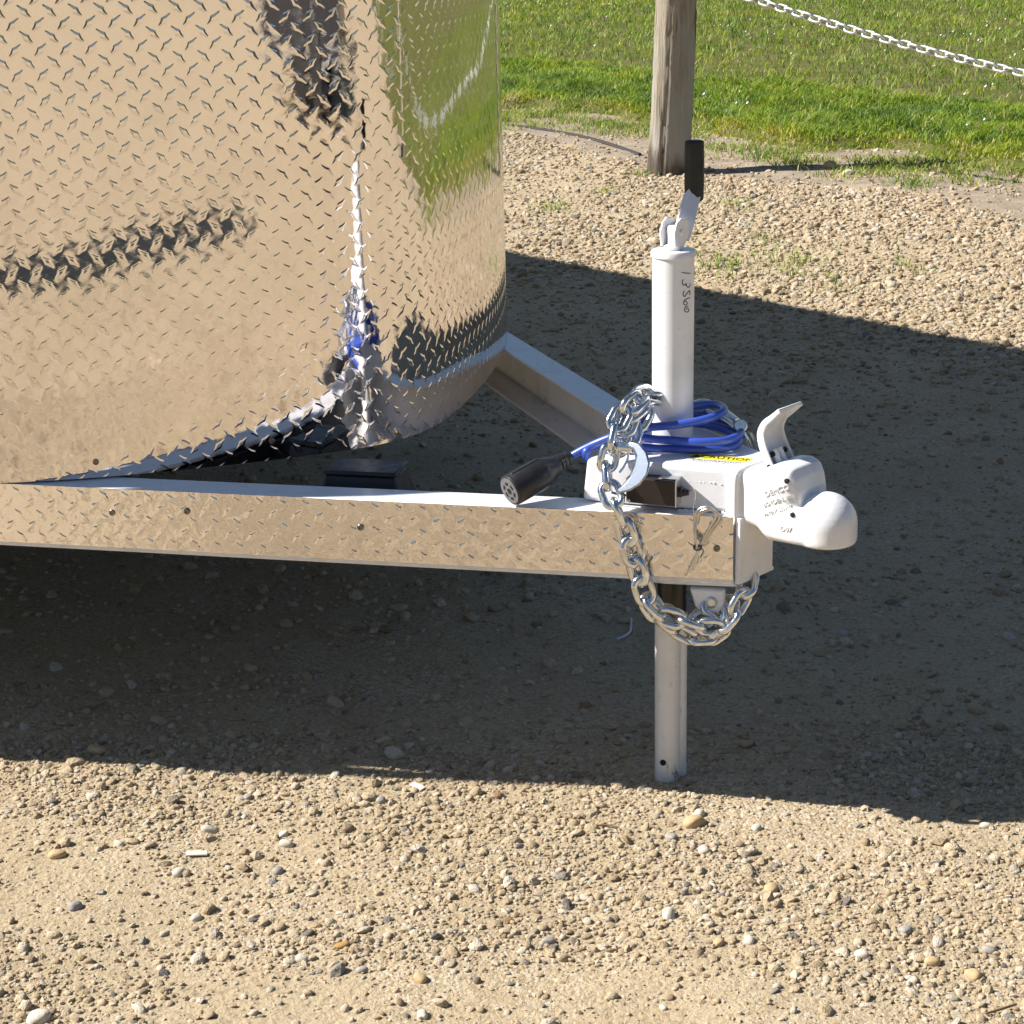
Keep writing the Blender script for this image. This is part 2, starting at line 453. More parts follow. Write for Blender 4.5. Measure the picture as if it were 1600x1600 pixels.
gpx = [ground_at(x, y)[:2] for x, y in ((700, 190), (800, 205), (1010, 256), (1200, 284), (1420, 297), (1600, 347))]
def gravel_y(x): return np.interp(x, [-9] + [p[0] for p in gpx] + [4, 8], [gpx[0][1] + 6] + [p[1] for p in gpx] + [5.6, 3.6])
soil = sstep(-.12, .10, GY - gravel_y(GX) + (fbm(GX, GY, 4, 5, 4) - .5) * .6) * (GX > -3) * (GY > 3)
at = g.data.attributes.new('soil', 'FLOAT', 'POINT'); at.data.foreach_set('value', soil.astype(np.float32).ravel())
def blades(name, x, y, z, h, w, hue, lean=.5, parent=None):
    n = len(x); a = rng.uniform(0, 2 * np.pi, n); b = a + rng.normal(0, .5, n) + np.pi / 2
    dx, dy = np.cos(a) * w / 2, np.sin(a) * w / 2
    ln = h * lean * rng.uniform(.2, 1.3, n); bx, by = np.cos(b) * ln, np.sin(b) * ln
    V = np.empty((n, 5, 3))
    V[:, 0] = np.stack([x - dx, y - dy, z - .01], 1); V[:, 1] = np.stack([x + dx, y + dy, z - .01], 1)
    V[:, 2] = np.stack([x + dx * .8 + bx * .35, y + dy * .8 + by * .35, z + h * .55], 1)
    V[:, 3] = np.stack([x - dx * .8 + bx * .35, y - dy * .8 + by * .35, z + h * .55], 1)
    V[:, 4] = np.stack([x + bx, y + by, z + h * rng.uniform(.75, 1.0, n)], 1)
    b0 = np.arange(n) * 5
    T = np.stack([b0, b0 + 1, b0 + 2, b0, b0 + 2, b0 + 3, b0 + 3, b0 + 2, b0 + 4], 1).reshape(-1, 3)
    o = mesh_np(name, V.reshape(-1, 3), T, GRASS, parent)
    at = o.data.attributes.new('hue', 'FLOAT', 'POINT'); at.data.foreach_set('value', np.repeat(np.clip(hue, 0, 1), 5).astype(np.float32))
    return o
# main lawn in view, thinning out with distance
def lawn_points(n, x0, x1, tmax, pw):
    x = rng.uniform(x0, x1, n); t = tmax * rng.random(n) ** pw
    return x, t
X, T_ = [], []
for n, x0, x1, tm, pw in ((70000, -1.2, 4.5, 3.5, 1.2), (62000, -1.5, 8.0, 18, 1.25), (16000, 5, 22, 14, 1.2)):
    a, b = lawn_points(n, x0, x1, tm, pw); X.append(a); T_.append(b)
X, T_ = np.concatenate(X), np.concatenate(T_)
Y = edge_y(X) + T_ + (fbm(X, X * 0 + 3, 2.2, 3, 4) - .5) * .9
keep = (T_ > .10 * fbm(X, Y, 7, 1)) & (rng.random(len(X)) < .25 + 1.2 * sstep(.34, .55, fbm(X, Y, 3.2, 5)) + .4 * sstep(.5, 2, T_))
X, Y, T_ = X[keep], Y[keep], T_[keep]
far = np.hypot(X, Y)
clump = fbm(X, Y, 4.5, 2)
hh = (.012 + .085 * clump ** 1.6) * (.55 + .6 * sstep(.0, .5, T_)) * rng.uniform(.7, 1.3, len(X))
ww = .0026 + .00036 * far
hue = .34 + .5 * (fbm(X, Y * .5, 1.3, 3) - .47) + .6 * (vnoise(X, Y * .6, 9, 2) - .5) + .36 * (1 - sstep(.12, .8, T_)) + rng.normal(0, .11, len(X))
hue = np.where(rng.random(len(X)) < .06, .97, hue)
lg = blades('lawn_grass', X, Y, lawn_z(X, Y, T_), hh, ww, hue, 1.3)
tag(lg, 'mown green lawn beyond the gravel with yellowed fringe', 'grass', kind='stuff')
n = 40000; X = rng.uniform(-1.0, 4.2, n); T_ = rng.uniform(-1.2, .3, n); Y = edge_y(X) + T_ + (fbm(X, X * 0 + 3, 2.2, 3, 4) - .5) * .9
k = rng.random(n) < sstep(.45, .62, fbm(X, Y, 5, 0)) * (1 - .7 * sstep(.2, 1.1, -T_)) + .04; X, Y = X[k], Y[k]; n = len(X)
fr = blades('grass_fringe', X, Y, ground_z(X, Y), rng.uniform(.012, .045, n), np.full(n, .0055), np.where(rng.random(n) < .3, .96, rng.normal(.33, .22, n)), 2.0)
tag(fr, 'thin ragged fringe of weeds and straw between lawn and gravel', 'weeds', kind='stuff')
# clover heads
n = 420; X = rng.uniform(-.5, 7, n); T_ = 1.2 + 12 * rng.random(n) ** 1.3
Y = edge_y(X) + T_; k = fbm(X, Y, .8, 4) > .5; X, Y, T_ = X[k], Y[k], T_[k]
V = []; Fc = []
oct_v = np.array([(1, 0, 0), (-1, 0, 0), (0, 1, 0), (0, -1, 0), (0, 0, 1), (0, 0, -1)], float); oct_f = [(0, 2, 4), (2, 1, 4), (1, 3, 4), (3, 0, 4), (2, 0, 5), (1, 2, 5), (3, 1, 5), (0, 3, 5)]
for x, y, t in zip(X, Y, T_):
    b = len(V); s = rng.uniform(.007, .013)
    V += list(oct_v * s + np.array([x, y, float(lawn_z(x, y, t)) + rng.uniform(.04, .075)])); Fc += [tuple(i + b for i in f) for f in oct_f]
tag(mesh_np('clover_flowers', V, Fc, FLOWER), 'tiny white clover flowers scattered in the lawn', 'flowers', kind='stuff')

# ------------------------------------------------------------------ gravel: scattered stones (geometry nodes, no outside objects)
def gravel(name, pts, scl, tint, label):
    n = len(pts)
    me = bpy.data.meshes.new(name); me.vertices.add(n); me.vertices.foreach_set('co', pts.astype(np.float32).ravel())
    for nm, typ, arr in (('size', 'FLOAT_VECTOR', scl), ('turn', 'FLOAT_VECTOR', np.stack([rng.normal(0, .35, n), rng.normal(0, .35, n), rng.uniform(0, 6.28, n)], 1)), ('tint', 'FLOAT', tint)):
        a = me.attributes.new(nm, typ, 'POINT'); a.data.foreach_set('vector' if typ == 'FLOAT_VECTOR' else 'value', np.asarray(arr, np.float32).ravel())
    a = me.attributes.new('pick', 'INT', 'POINT'); a.data.foreach_set('value', rng.integers(0, 6, n).astype(np.int32))
    me.materials.append(STONE)
    o = link(bpy.data.objects.new(name, me))
    ng = bpy.data.node_groups.new(name + '_scatter', 'GeometryNodeTree')
    ng.interface.new_socket('Geometry', in_out='INPUT', socket_type='NodeSocketGeometry')
    ng.interface.new_socket('Geometry', in_out='OUTPUT', socket_type='NodeSocketGeometry')
    N, Lk = ng.nodes, ng.links.new
    gi, go = N.new('NodeGroupInput'), N.new('NodeGroupOutput')
    join = N.new('GeometryNodeGeometryToInstance')
    for k in range(6):
        ico = N.new('GeometryNodeMeshIcoSphere'); ico.inputs['Radius'].default_value = 1; ico.inputs['Subdivisions'].default_value = 2
        nz = N.new('ShaderNodeTexNoise'); nz.noise_dimensions = '4D'; nz.inputs['W'].default_value = 3.7 * k + 1; nz.inputs['Scale'].default_value = 1.0; nz.inputs['Detail'].default_value = 2
        sub = N.new('ShaderNodeVectorMath'); sub.operation = 'SUBTRACT'; sub.inputs[1].default_value = (.5, .5, .5)
        mul = N.new('ShaderNodeVectorMath'); mul.operation = 'SCALE'; mul.inputs['Scale'].default_value = 1.9
        sp = N.new('GeometryNodeSetPosition'); sm = N.new('GeometryNodeSetMaterial'); sm.inputs['Material'].default_value = STONE
        sh = N.new('GeometryNodeSetShadeSmooth'); sh.inputs['Shade Smooth'].default_value = (k % 3 != 2)
        Lk(nz.outputs['Color'], sub.inputs[0]); Lk(sub.outputs[0], mul.inputs[0]); Lk(mul.outputs[0], sp.inputs['Offset'])
        Lk(ico.outputs['Mesh'], sp.inputs['Geometry']); Lk(sp.outputs[0], sh.inputs[0]); Lk(sh.outputs[0], sm.inputs[0]); Lk(sm.outputs[0], join.inputs[0])
    iop = N.new('GeometryNodeInstanceOnPoints'); iop.inputs['Pick Instance'].default_value = True
    def attr(nm, typ):
        a = N.new('GeometryNodeInputNamedAttribute'); a.data_type = typ; a.inputs['Name'].default_value = nm; return a.outputs[0]
    e2r = N.new('FunctionNodeEulerToRotation'); Lk(attr('turn', 'FLOAT_VECTOR'), e2r.inputs[0])
    Lk(gi.outputs[0], iop.inputs['Points']); Lk(join.outputs[0], iop.inputs['Instance']); Lk(attr('pick', 'INT'), iop.inputs['Instance Index'])
    Lk(e2r.outputs[0], iop.inputs['Rotation']); Lk(attr('size', 'FLOAT_VECTOR'), iop.inputs['Scale'])
    Lk(iop.outputs[0], go.inputs[0])
    md = o.modifiers.new('scatter', 'NODES'); md.node_group = ng
    return tag(o, label, 'gravel', kind='stuff')
def stones(x, y, lo, hi, sigma=.5, sink=.25):
    n = len(x); s = np.clip(np.exp(rng.normal(0, sigma, n)) * lo, lo * .5, hi)
    scl = np.stack([s * rng.uniform(.85, 1.35, n), s * rng.uniform(.75, 1.1, n), s * rng.uniform(.45, .85, n)], 1)
    z = ground_z(x, y) + scl[:, 2] * rng.uniform(-sink, .55, n)
    return np.stack([x, y, z], 1), scl, rng.random(n)
def rej(x, y, p):
    k = rng.random(len(x)) < p; return x[k], y[k]
sets = []
# sunlit strip in the foreground
x = rng.uniform(-1.25, 1.45, 120000); y = rng.uniform(1.55, 2.75, 120000)
pat = fbm(x * .8 + y * .5, y * 1.3, 1.9, 4, 4)
sets.append(stones(*rej(x, y, .17 + .83 * sstep(.45, .58, pat)), .0018, .0090, .55))
x = rng.uniform(-1.25, 1.45, 7500); y = rng.uniform(1.55, 3.0, 7500)
pat = fbm(x * .8 + y * .5, y * 1.3, 1.9, 4, 4)
sets.append(stones(*rej(x, y, .06 + .94 * sstep(.50, .60, pat)), .0044, .0115, .35))
x = rng.uniform(-1.5, 1.6, 26000); y = rng.uniform(.3, 1.6, 26000)
sets.append(stones(x, y, .0036, .012, .5))
# shaded packed dirt
x = rng.uniform(-1.6, 2.8, 60000); y = rng.uniform(2.6, 7.0, 60000)
sets.append(stones(*rej(x, y, .45 + .55 * sstep(.45, .65, fbm(x, y, 2.2, 5))), .0030, .013, .6))
# loose pale gravel belt before the lawn
x = rng.uniform(-.6, 3.4, 125000); y = rng.uniform(4.6, 10.9, 125000)
d = edge_y(x) - y
belt = sstep(-.05, .22, gravel_y(x) - y + (fbm(x, y, 4, 5, 4) - .5) * .5) * (1 - sstep(4.6, 6.0, d)) * (.25 + .75 * sstep(.30, .5, fbm(x, y, 1.4, 2)))
sets.append(stones(*rej(x, y, .10 + .84 * belt), .0048, .016, .55, .2))
# the open yard behind and beside the camera, met in the mirror plates
x = rng.uniform(-2.5, 6, 22000); y = rng.uniform(-3.5, 1.6, 22000)
sets.append(stones(*rej(x, y, .3 + .7 * sstep(.4, .6, fbm(x, y, 1.5, 3))), .0055, .016, .5))
P_ = [np.concatenate([s[i] for s in sets]) for i in range(3)]
gravel('gravel', P_[0], P_[1], P_[2], 'loose tan gravel stones strewn over the packed dirt yard')

# ================================================================== fence posts and chain
def pebble_mesh(name, m, seed, a, b, c):
    r = np.random.default_rng(seed)
    import bmesh
    bm = bmesh.new(); bmesh.ops.create_icosphere(bm, subdivisions=3, radius=1)
    ks = r.normal(0, 1, (5, 3))
    for v in bm.verts:
        p = np.array(v.co); q = p * (1 + .09 * sum(math.sin(2.2 * (p @ k) + i) for i, k in enumerate(ks)) / 2)
        q = np.sign(q) * np.abs(q) ** .88
        v.co = q * np.array([a, b, c])
    me = bpy.data.meshes.new(name); bm.to_mesh(me); bm.free(); me.materials.append(m)
    me.polygons.foreach_set('use_smooth', np.ones(len(me.polygons), bool)); return me
def post(xy, h, r0, lean, seed, label):
    e = empty('fence_post', label, 'post', (xy[0], xy[1], float(ground_z(*xy))), group='wooden posts of the chain fence')
    rr = np.random.default_rng(seed); n = 56; V = []; F = []
    zs = np.r_[-.12, np.linspace(0, h - .02, 26), h]
    for i, z in enumerate(zs):
        k = r0 * (1.04 - .10 * z / h) * (.93 if i == len(zs) - 1 else 1) * (1 + .015 * math.sin(3.1 * z * 3 + seed))
        for j in range(n):
            t = 2 * math.pi * j / n
            q = k * (1 + .03 * math.sin(3 * t + seed) + .018 * math.sin(7 * t + 2.0 * z + seed) + .01 * rr.normal()) - (.08 * k if (t - 4.3 - .10 * z) % 6.28 < .11 else 0) - (.05 * k if (t - 5.05 + .08 * z) % 6.28 < .11 and .2 < z < .9 else 0)
            V.append((q * math.cos(t) + lean * z + .012 * math.sin(2.3 * z + 1), q * math.sin(t), z))
    for i in range(len(zs) - 1):
        for j in range(n): F.append((i * n + j, i * n + (j + 1) % n, (i + 1) * n + (j + 1) % n, (i + 1) * n + j))
    F.append(tuple((len(zs) - 1) * n + k for k in range(n)))
    mesh_np('post_trunk', V, F, WOOD, e, True, 60)
    hk = MB(); s = lean * (h - .22)
    hk.tube([(s + r0 * .9, -.02, h - .24), (s + r0 + .03, -.03, h - .24), (s + r0 + .045, -.035, h - .225), (s + r0 + .03, -.03, h - .21), (s + r0 * .9, -.02, h - .21)], .005, 8)
    hk.build('chain_staple', GALV, e); return e
PA = ground_at(1039, 266); PB = np.array([6.28, 4.62, 0]); PC = np.array([12.4, 1.2, 0])
post(PA[:2], 1.16, .097, .055, 2, 'weathered grey round wooden fence post at the gravel edge')
post(PB[:2], .95, .09, .01, 5, 'wooden fence post holding the far end of the chain')
post(PC[:2], .95, .09, -.01, 9, 'wooden fence post farthest along the chain line')
def link_mesh(name, L, W, r, m, n=10):
    """one welded chain link lying along x, round wire"""
    R_ = W / 2 - r; h = L / 2 - W / 2; P = []
    for k in range(11): t = -math.pi / 2 + math.pi * k / 10; P.append((h + R_ * math.cos(t), R_ * math.sin(t), 0))
    for k in range(11): t = math.pi / 2 + math.pi * k / 10; P.append((-h + R_ * math.cos(t), R_ * math.sin(t), 0))
    b = MB().tube(P, r, n, closed=True)
    me = bpy.data.meshes.new(name); me.from_pydata(b.v, [], b.f); me.materials.append(m)
    me.polygons.foreach_set('use_smooth', np.ones(len(me.polygons), bool)); return me
def chain(parent, path, me, pitch, twist=0.0, jit=.0, roll0=.6, up=(0, 0, 1)):
    P = resample(np.array(path, float), pitch); prev = None; out = []
    for i in range(len(P) - 1):
        a, b = P[i], P[i + 1]; t = (b - a) / np.linalg.norm(b - a)
        if prev is None:
            N = np.cross(t, np.array(up, float)); N /= np.linalg.norm(N)
        else: N = prev - t * (prev @ t); N /= np.linalg.norm(N)
        prev = N; B = np.cross(t, N)
        ang = roll0 + twist * i + (math.pi / 2 if i % 2 else 0) + random.gauss(0, jit)
        y = math.cos(ang) * N + math.sin(ang) * B
        Mx = Matrix.Identity(4)
        for r_ in range(3):
            Mx[r_][0], Mx[r_][1], Mx[r_][2] = t[r_], y[r_], np.cross(t, y)[r_]; Mx[r_][3] = ((a + b) / 2)[r_]
        o = bpy.data.objects.new('link', me); link(o, parent); o.matrix_local = Mx; out.append(o)
    return out
FL = link_mesh('fence_chain_link', .070, .045, .0062, GALV, 8)
def fence_chain(A, B, za, zb, sag, label):
    A, B = np.array(A[:3]), np.array(B[:3]); n = 120
    e = empty('fence_chain', label, 'chain', (float(A[0]), float(A[1]), 0), group='chains strung between the posts')
    path = [(*(A + (B - A) * t)[:2], za + (zb - za) * t - sag * 4 * t * (1 - t)) for t in np.linspace(0, 1, n)]
    path = np.array(path) - np.array([A[0], A[1], 0])
    chain(e, path, FL, .0455, jit=.12, roll0=.75)
fence_chain(PA, PB, .934, .709, .4795, 'galvanised chain hanging from the weathered post over the lawn edge')
fence_chain(PB, PC, .709, .72, .40, 'galvanised chain on the next span along the lawn')

# buried dark edging strip along the gravel
E_ = [ground_at(x, y) for x, y in ((790, 197), (860, 205), (930, 219), (1000, 240))]
E_ = spline([(p[0], p[1], float(ground_z(p[0], p[1])) + .004) for p in E_], 8)
tag(MB().tube(E_, .011, 6).build('edging_strip', mat('black_edging', (.03, .028, .025), .8)), 'thin dark edging strip half buried left of the post', 'edging')

# ================================================================== the trailer
TR = empty('cargo_trailer', 'enclosed cargo trailer with polished diamond plate nose and white tongue', 'trailer', tuple(J), TAZ)
def part(name): 
    o = bpy.data.objects.new(name, None); o.empty_display_size = .05; return link(o, TR)

# nose outline in plan: local x as a function of local y
NY0, NX0, NM, NC = -.05, -.482, .66, .15
def nose_x(y):
    q = np.abs(np.asarray(y, float) - NY0)
    return NX0 - NM * (np.sqrt(q * q + NC * NC) - NC) - np.where(np.asarray(y) < NY0, .84, .37) * np.maximum(0, q - .35) ** 2
PITCHD = .0338
def tread_h(s, z, skirt=.00006, HL=.00027):
    h = np.zeros_like(s); sk = np.zeros_like(s)
    for off, sg in ((0.0, 1.0), (.5, -1.0)):
        a = ((s / PITCHD + off + .5) % 1 - .5) * PITCHD; b = ((z / PITCHD + off + .5) % 1 - .5) * PITCHD
        u = (a * sg + b) / math.sqrt(2); v = (b - a * sg) / math.sqrt(2)
        w = .0029 * (1 - np.abs(u) / .0138) + .0011 * np.exp(-(u / .0032) ** 2)
        h = np.maximum(h, sstep(-.0002, .0009, w - np.abs(v)) * HL)
        sk = np.maximum(sk, np.exp(-(u / .0125) ** 2 - (v / .0062) ** 2))
    return h + skirt * sk
def nose_panel():
    y = np.linspace(-.95, .95, 6000); x = nose_x(y)
    s = np.r_[0, np.cumsum(np.hypot(np.diff(x), np.diff(y)))]
    s00, s0, s1, s2 = (np.interp(v, y, s) for v in (-.78, -.58, .26, .80))
    S = np.r_[np.arange(s00, s0, .003), np.arange(s0, s1, .001), np.arange(s1, s2, .0017)]
    Y = np.interp(S, s, y); X = nose_x(Y)
    d = 1e-4; tx = (nose_x(Y + d) - nose_x(Y - d)) / (2 * d); L = np.hypot(tx, 1)
    nx_, ny_ = 1 / L, -tx / L
    Z = np.r_[np.arange(.4425, 1.115, .001), np.arange(1.115, 1.24, .003)]
    SS, ZZ = np.meshgrid(S, Z)
    h = tread_h(SS, ZZ) + (fbm(SS, ZZ, 5, 3, 2) - .5) * .0003 + (vnoise(SS, ZZ, 60, 1) - .5) * .000025
    V = np.stack([X[None] + nx_[None] * h, Y[None] + ny_[None] * h, ZZ], -1).reshape(-1, 3)
    n, m = len(S), len(Z); id_ = np.arange(n * m).reshape(m, n)
    F = np.stack([id_[:-1, :-1], id_[:-1, 1:], id_[1:, 1:], id_[1:, :-1]], -1).reshape(-1, 4)
    o = mesh_np('nose_plate', V, F, TREAD, TR)
    return o
NOSE = nose_panel()
tag(NOSE, 'mirror polished diamond plate wrapped round the nose')
# body shell behind the plate
yy = np.linspace(-1.02, 1.0, 60)
outline = [(float(nose_x(v)) - .008, float(v)) for v in yy]
poly = outline + [(-5.0, 1.02), (-5.0, -1.04)]
poly = outline + [(-2.8, 1.02), (-6.6, 1.02), (-6.6, -1.04), (-2.8, -1.04)]
def roof_z(x): return 2.44 + max(0.0, -2.8 - x) * .19  # rear roof raised out of view to shape the far ground shadow
n = len(poly)
MB().add([(x, y, .47) for x, y in poly] + [(x, y, roof_z(x)) for x, y in poly], [tuple(range(n - 1, -1, -1))] + [(i, (i + 1) % n, n + (i + 1) % n, n + i) for i in range(n)] + [tuple(range(n, 2 * n - 4)) + (2 * n - 4, 2 * n - 1), (2 * n - 4, 2 * n - 3, 2 * n - 2, 2 * n - 1)]).build('body_shell', BODYWHITE, TR, True, 30)
MB().prism([(x - .02 if x > -6.5 else x, y * .985) for x, y in poly], .452, .469).build('floor_frame', UNDER, TR, False)
for sy in (-1, 1):
    MB().prism([(-6.6, sy * 1.04 - .01), (-1.5, sy * 1.04 - .01), (-1.5, sy * 1.04 + .01), (-6.6, sy * 1.04 + .01)], .40, .468).build('side_skirt', ALU, TR, False)
    for ax in (-3.1, -3.95):
        w = MB().lathe([(.05, -.1), (.24, -.1), (.32, -.07), (.335, -.03), (.335, .03), (.32, .07), (.24, .1), (.05, .1)], (ax, sy * 1.12, .335), 28, frame_to((0, 1, 0))).build('wheel', GRIP, TR)
        MB().lathe([(.02, .0), (.18, .0), (.2, .02), (.19, .035), (.04, .03)], (ax, sy * 1.2, .335), 20, frame_to((0, sy, 0))).build('rim', ALU, w)
    MB().box((-3.52, sy * 1.16, .74), (1.85, .26, .05)).build('fender', ALU, TR, bevel=.02)
cy = np.linspace(-.98, -.72, 12); V = []; F = []  # added bulge out of view, shaped for its shadow on rail and ground
zc = [.55, .70, .85, 1.0, 1.1, 1.25, 1.4]; oc = [0, .018, .042, .052, .046, .02, 0]
for z, o_ in zip(zc, oc): V += [(float(nose_x(v)) + .7 * o_ - .002, float(v) - .8 * o_, z) for v in cy]
F = [(i * 12 + k, i * 12 + k + 1, (i + 1) * 12 + k + 1, (i + 1) * 12 + k) for i in range(6) for k in range(11)]
cc = mesh_np('shadow_bulge', V, F, ALU, TR); cc.modifiers.new('thick', 'SOLIDIFY').thickness = .004
# rivets of the nose plate
riv = mat('rivet_steel', (.22, .20, .18), .35, 1.0)
def rivet(p, n, parent, r=.0045):
    A = frame_to(n); b = MB()
    b.lathe([(r, -.001), (r, .0008), (r * .8, .0016), (r * .45, .0017), (r * .40, .0004)], p, 14, A)
    b.build('rivet', riv, parent)
for yv, zv in ((-.475, .466), (-.255, .472)):
    d = 1e-3; t = (nose_x(yv + d) - nose_x(yv - d)) / (2 * d)
    rivet((float(nose_x(yv)) + .001, yv, zv), (1, -float(t), 0), NOSE)

# A-frame rails
TIP = np.array([.145, -.054]); RDIR = np.array([-math.cos(R(29.4)), -math.sin(R(29.4))])
def rail_pt(x, y, off=0.0): return upright(x, y, TIP, -RDIR, off)
ZT, ZB = .440, .345
def rail(sy, name, L=1.6, s0=0.0):
    """C channel open to the inside; sy -1 is the side facing the camera"""
    u = np.array([RDIR[0], RDIR[1] * (-sy)]); t0 = np.array([TIP[0], -sy * TIP[1]]) if sy > 0 else TIP
    inn = np.array([RDIR[1], -RDIR[0]]); inn = np.array([inn[0], inn[1]])
    inn = np.array([-.491, .871 * (-sy)])                     # to the middle of the tongue
    sec = [(0, ZT), (.056, ZT), (.056, ZT - .006), (.006, ZT - .008), (.006, ZB + .008), (.056, ZB + .006), (.056, ZB), (0, ZB)]
    V = []
    for d in (s0, L):
        for a, z in sec: p = t0 + u * d + inn * a; V.append((p[0], p[1], z))
    n = len(sec)
    F = [(i, (i + 1) % n, n + (i + 1) % n, n + i) for i in range(n)] + [tuple(range(n)), tuple(range(2 * n - 1, n - 1, -1))]
    if sy > 0: F = [f[::-1] for f in F]
    b = MB(); b.add(V, F)
    return b.build(name, WHITE, TR, True, 30, bevel=.0015)
RN = rail(-1, 'tongue_rail'); RF = rail(1, 'tongue_rail', s0=.045)
# tread plate on the outside of the near rail
def rail_plate():
    S = np.arange(.001, 1.42, .0013); Z = np.arange(ZB + .007, ZT + .0015, .0013)
    SS, ZZ = np.meshgrid(S, Z)
    h = .0025 + tread_h(SS + .012, ZZ + .01, .00022, .00062) + (fbm(SS, ZZ, 85, 3, 2) - .5) * .0009
    out = np.array([.491, -.871])
    V = np.stack([TIP[0] + RDIR[0] * SS + out[0] * h, TIP[1] + RDIR[1] * SS + out[1] * h, ZZ], -1).reshape(-1, 3)
    n, m = len(S), len(Z); id_ = np.arange(n * m).reshape(m, n)
    F = np.stack([id_[:-1, :-1], id_[1:, :-1], id_[1:, 1:], id_[:-1, 1:]], -1).reshape(-1, 4)
    return mesh_np('tread_strip', V, F, TREAD_R, RN)
RP = rail_plate(); tag(RP, 'rippled mirror diamond plate strip on the tongue rail')
for q in ((175, 801), (292, 799), (563, 824), (1120, 857)):
    rivet(rail_pt(*q, .0035), (.491, -.871, 0), RN, .0048)
tr0 = TIP + RDIR * .26 + np.array([-.491, .871]) * .030; tr1 = TIP + RDIR * .98 + np.array([-.491, .871]) * .030; tn = np.array([-.491, .871]) * .022  # black filler standing in for deep shade inside the rail channel
MB().prism([tuple(tr0 - tn), tuple(tr1 - tn), tuple(tr1 + tn), tuple(tr0 + tn)], ZB + .010, ZT - .011).build('channel_shade_fill', BLACK, RN, bevel=.003)
# end plate, lower jack plate, lug, tube stub
MB().box((.150, -.0145, (ZT + ZB) / 2), (.008, .077, ZT - ZB - .002)).build('tongue_end_plate', WHITE, TR, bevel=.001)
lp = part('jack_mount')
MB().prism([(-.13, -.15), (.06, -.095), (.142, -.045), (.142, .045), (.06, .095), (-.13, .15)], ZB - .007, ZB - .001).build('lower_plate', WHITE, lp, bevel=.0015)
lug_c = rail_pt(1108, 934, -.014)
lm = MB(); dA = np.array([.871, .491]); A3 = np.array([[dA[0], -.491, 0], [dA[1], .871, 0], [0, 0, 1.0]])
pr = [(-.026, .014), (.022, .014), (.022, -.006), (.014, -.019), (-.010, -.020), (-.018, -.012)]
V = [np.array(lug_c) + A3 @ np.array([a, t, z]) for t in (-.007, .007) for a, z in pr]
n = len(pr); lm.add(V, [tuple(range(n)), tuple(range(2 * n - 1, n - 1, -1))] + [((i + 1) % n, i, n + i, n + (i + 1) % n) for i in range(n)])
lug = lm.build('chain_lug', WHITE, lp, bevel=.003)
MB().lathe([(.0085, -.001), (.0085, .002), (.0065, .0035), (.0065, .001), (.0052, .0022)], np.array(lug_c) + A3 @ np.array([.004, -.0065, -.004]), 16, frame_to((.491, -.871, 0))).build('lug_bolt', GALV, lug)

# battery box hung between the rails
bp = part('battery_box'); c0 = level(548, 756, ZT)[:2] + np.array([-.491, .871]) * .075
rz = R(29.4); Rz = np.array([[math.cos(rz), -math.sin(rz), 0], [math.sin(rz), math.cos(rz), 0], [0, 0, 1]])
def tapered(c, l0, w0, l1, w1, z0, z1, nm, m, par, bev):
    V = [np.array([c[0], c[1], 0]) + Rz @ np.array([sx * l, sy2 * w, z]) for l, w, z in ((l0 / 2, w0 / 2, z0), (l1 / 2, w1 / 2, z1)) for sx, sy2 in ((-1, -1), (1, -1), (1, 1), (-1, 1))]
    b = MB(); b.add(V, [(3, 2, 1, 0), (4, 5, 6, 7), (0, 1, 5, 4), (1, 2, 6, 5), (2, 3, 7, 6), (3, 0, 4, 7)]); return b.build(nm, m, par, bevel=bev)
tapered(c0, .135, .09, .105, .065, .385, .440, 'box_body', BLACK, bp, .004)
tapered(c0, .145, .10, .145, .10, .379, .3848, 'box_flange', BLACK, bp, .001)
tapered(c0, .112, .072, .108, .068, .4404, .446, 'box_lid', BLACK, bp, .002)

# ------------------------------------------------------------------ coupler
CP = part('coupler')
CA, CB = np.array([-.058, -.126]), np.array([.139, -.049]); CD = (CB - CA) / np.linalg.norm(CB - CA); CN = np.array([CD[1], -CD[0]])
def face_pt(x, y, off=0.0): return upright(x, y, CA, CD, off)
CZ0, CZ1 = .4415, .502
b = MB(); dr = .006
pl = [(-.060, -.127), (.139, -.049), (.139, .049), (-.060, .127)]
pu = [(-.056, -.127 + dr), (.139, -.049 + dr), (.139, .049 - dr), (-.056, .127 - dr)]
V = [(x, y, CZ0) for x, y in pl] + [(x, y, CZ1) for x, y in pu]
b.add(V, [(3, 2, 1, 0), (4, 5, 6, 7)] + [(i, (i + 1) % 4, 4 + (i + 1) % 4, 4 + i) for i in range(4)])
hs = b.build('coupler_housing', WHITE, CP, bevel=.007, seg=4)
# weld beads along the near flank
wb = MB(); k = 0
for (x0, y0), (x1, y1) in (((1076, 752), (1124, 755)), ((1124, 755), (1163, 776)), ((912, 787), (960, 790))):
    n = max(2, int(math.hypot(x1 - x0, y1 - y0) / 8))
    for i in range(n):
        t = (i + random.random() * .5) / n; p = face_pt(x0 + (x1 - x0) * t, y0 + (y1 - y0) * t, -.004)
        s = random.uniform(.0016, .0034); wb.add(oct_v @ np.diag([s * 1.3, s, s]) + np.array(p), oct_f)
wo = wb.build('weld_bead', WHITE, hs, True, None)
wo.modifiers.new('round', 'SUBSURF').render_levels = 1
# seam weld between housing and rail
for (x0, y0, x1, y1, r_) in ((1128, 803, 1150, 806, .004), (1060, 797, 1090, 800, .0025)):
    P = [np.array(face_pt(x0 + (x1 - x0) * t, y0 + (y1 - y0) * t, .001)) + np.array([0, 0, random.uniform(-.0008, .0008)]) for t in np.linspace(0, 1, 12)]
    MB().tube(P, [r_ * (.7 + .5 * random.random()) for _ in P], 8).build('weld_seam', WHITE, hs)

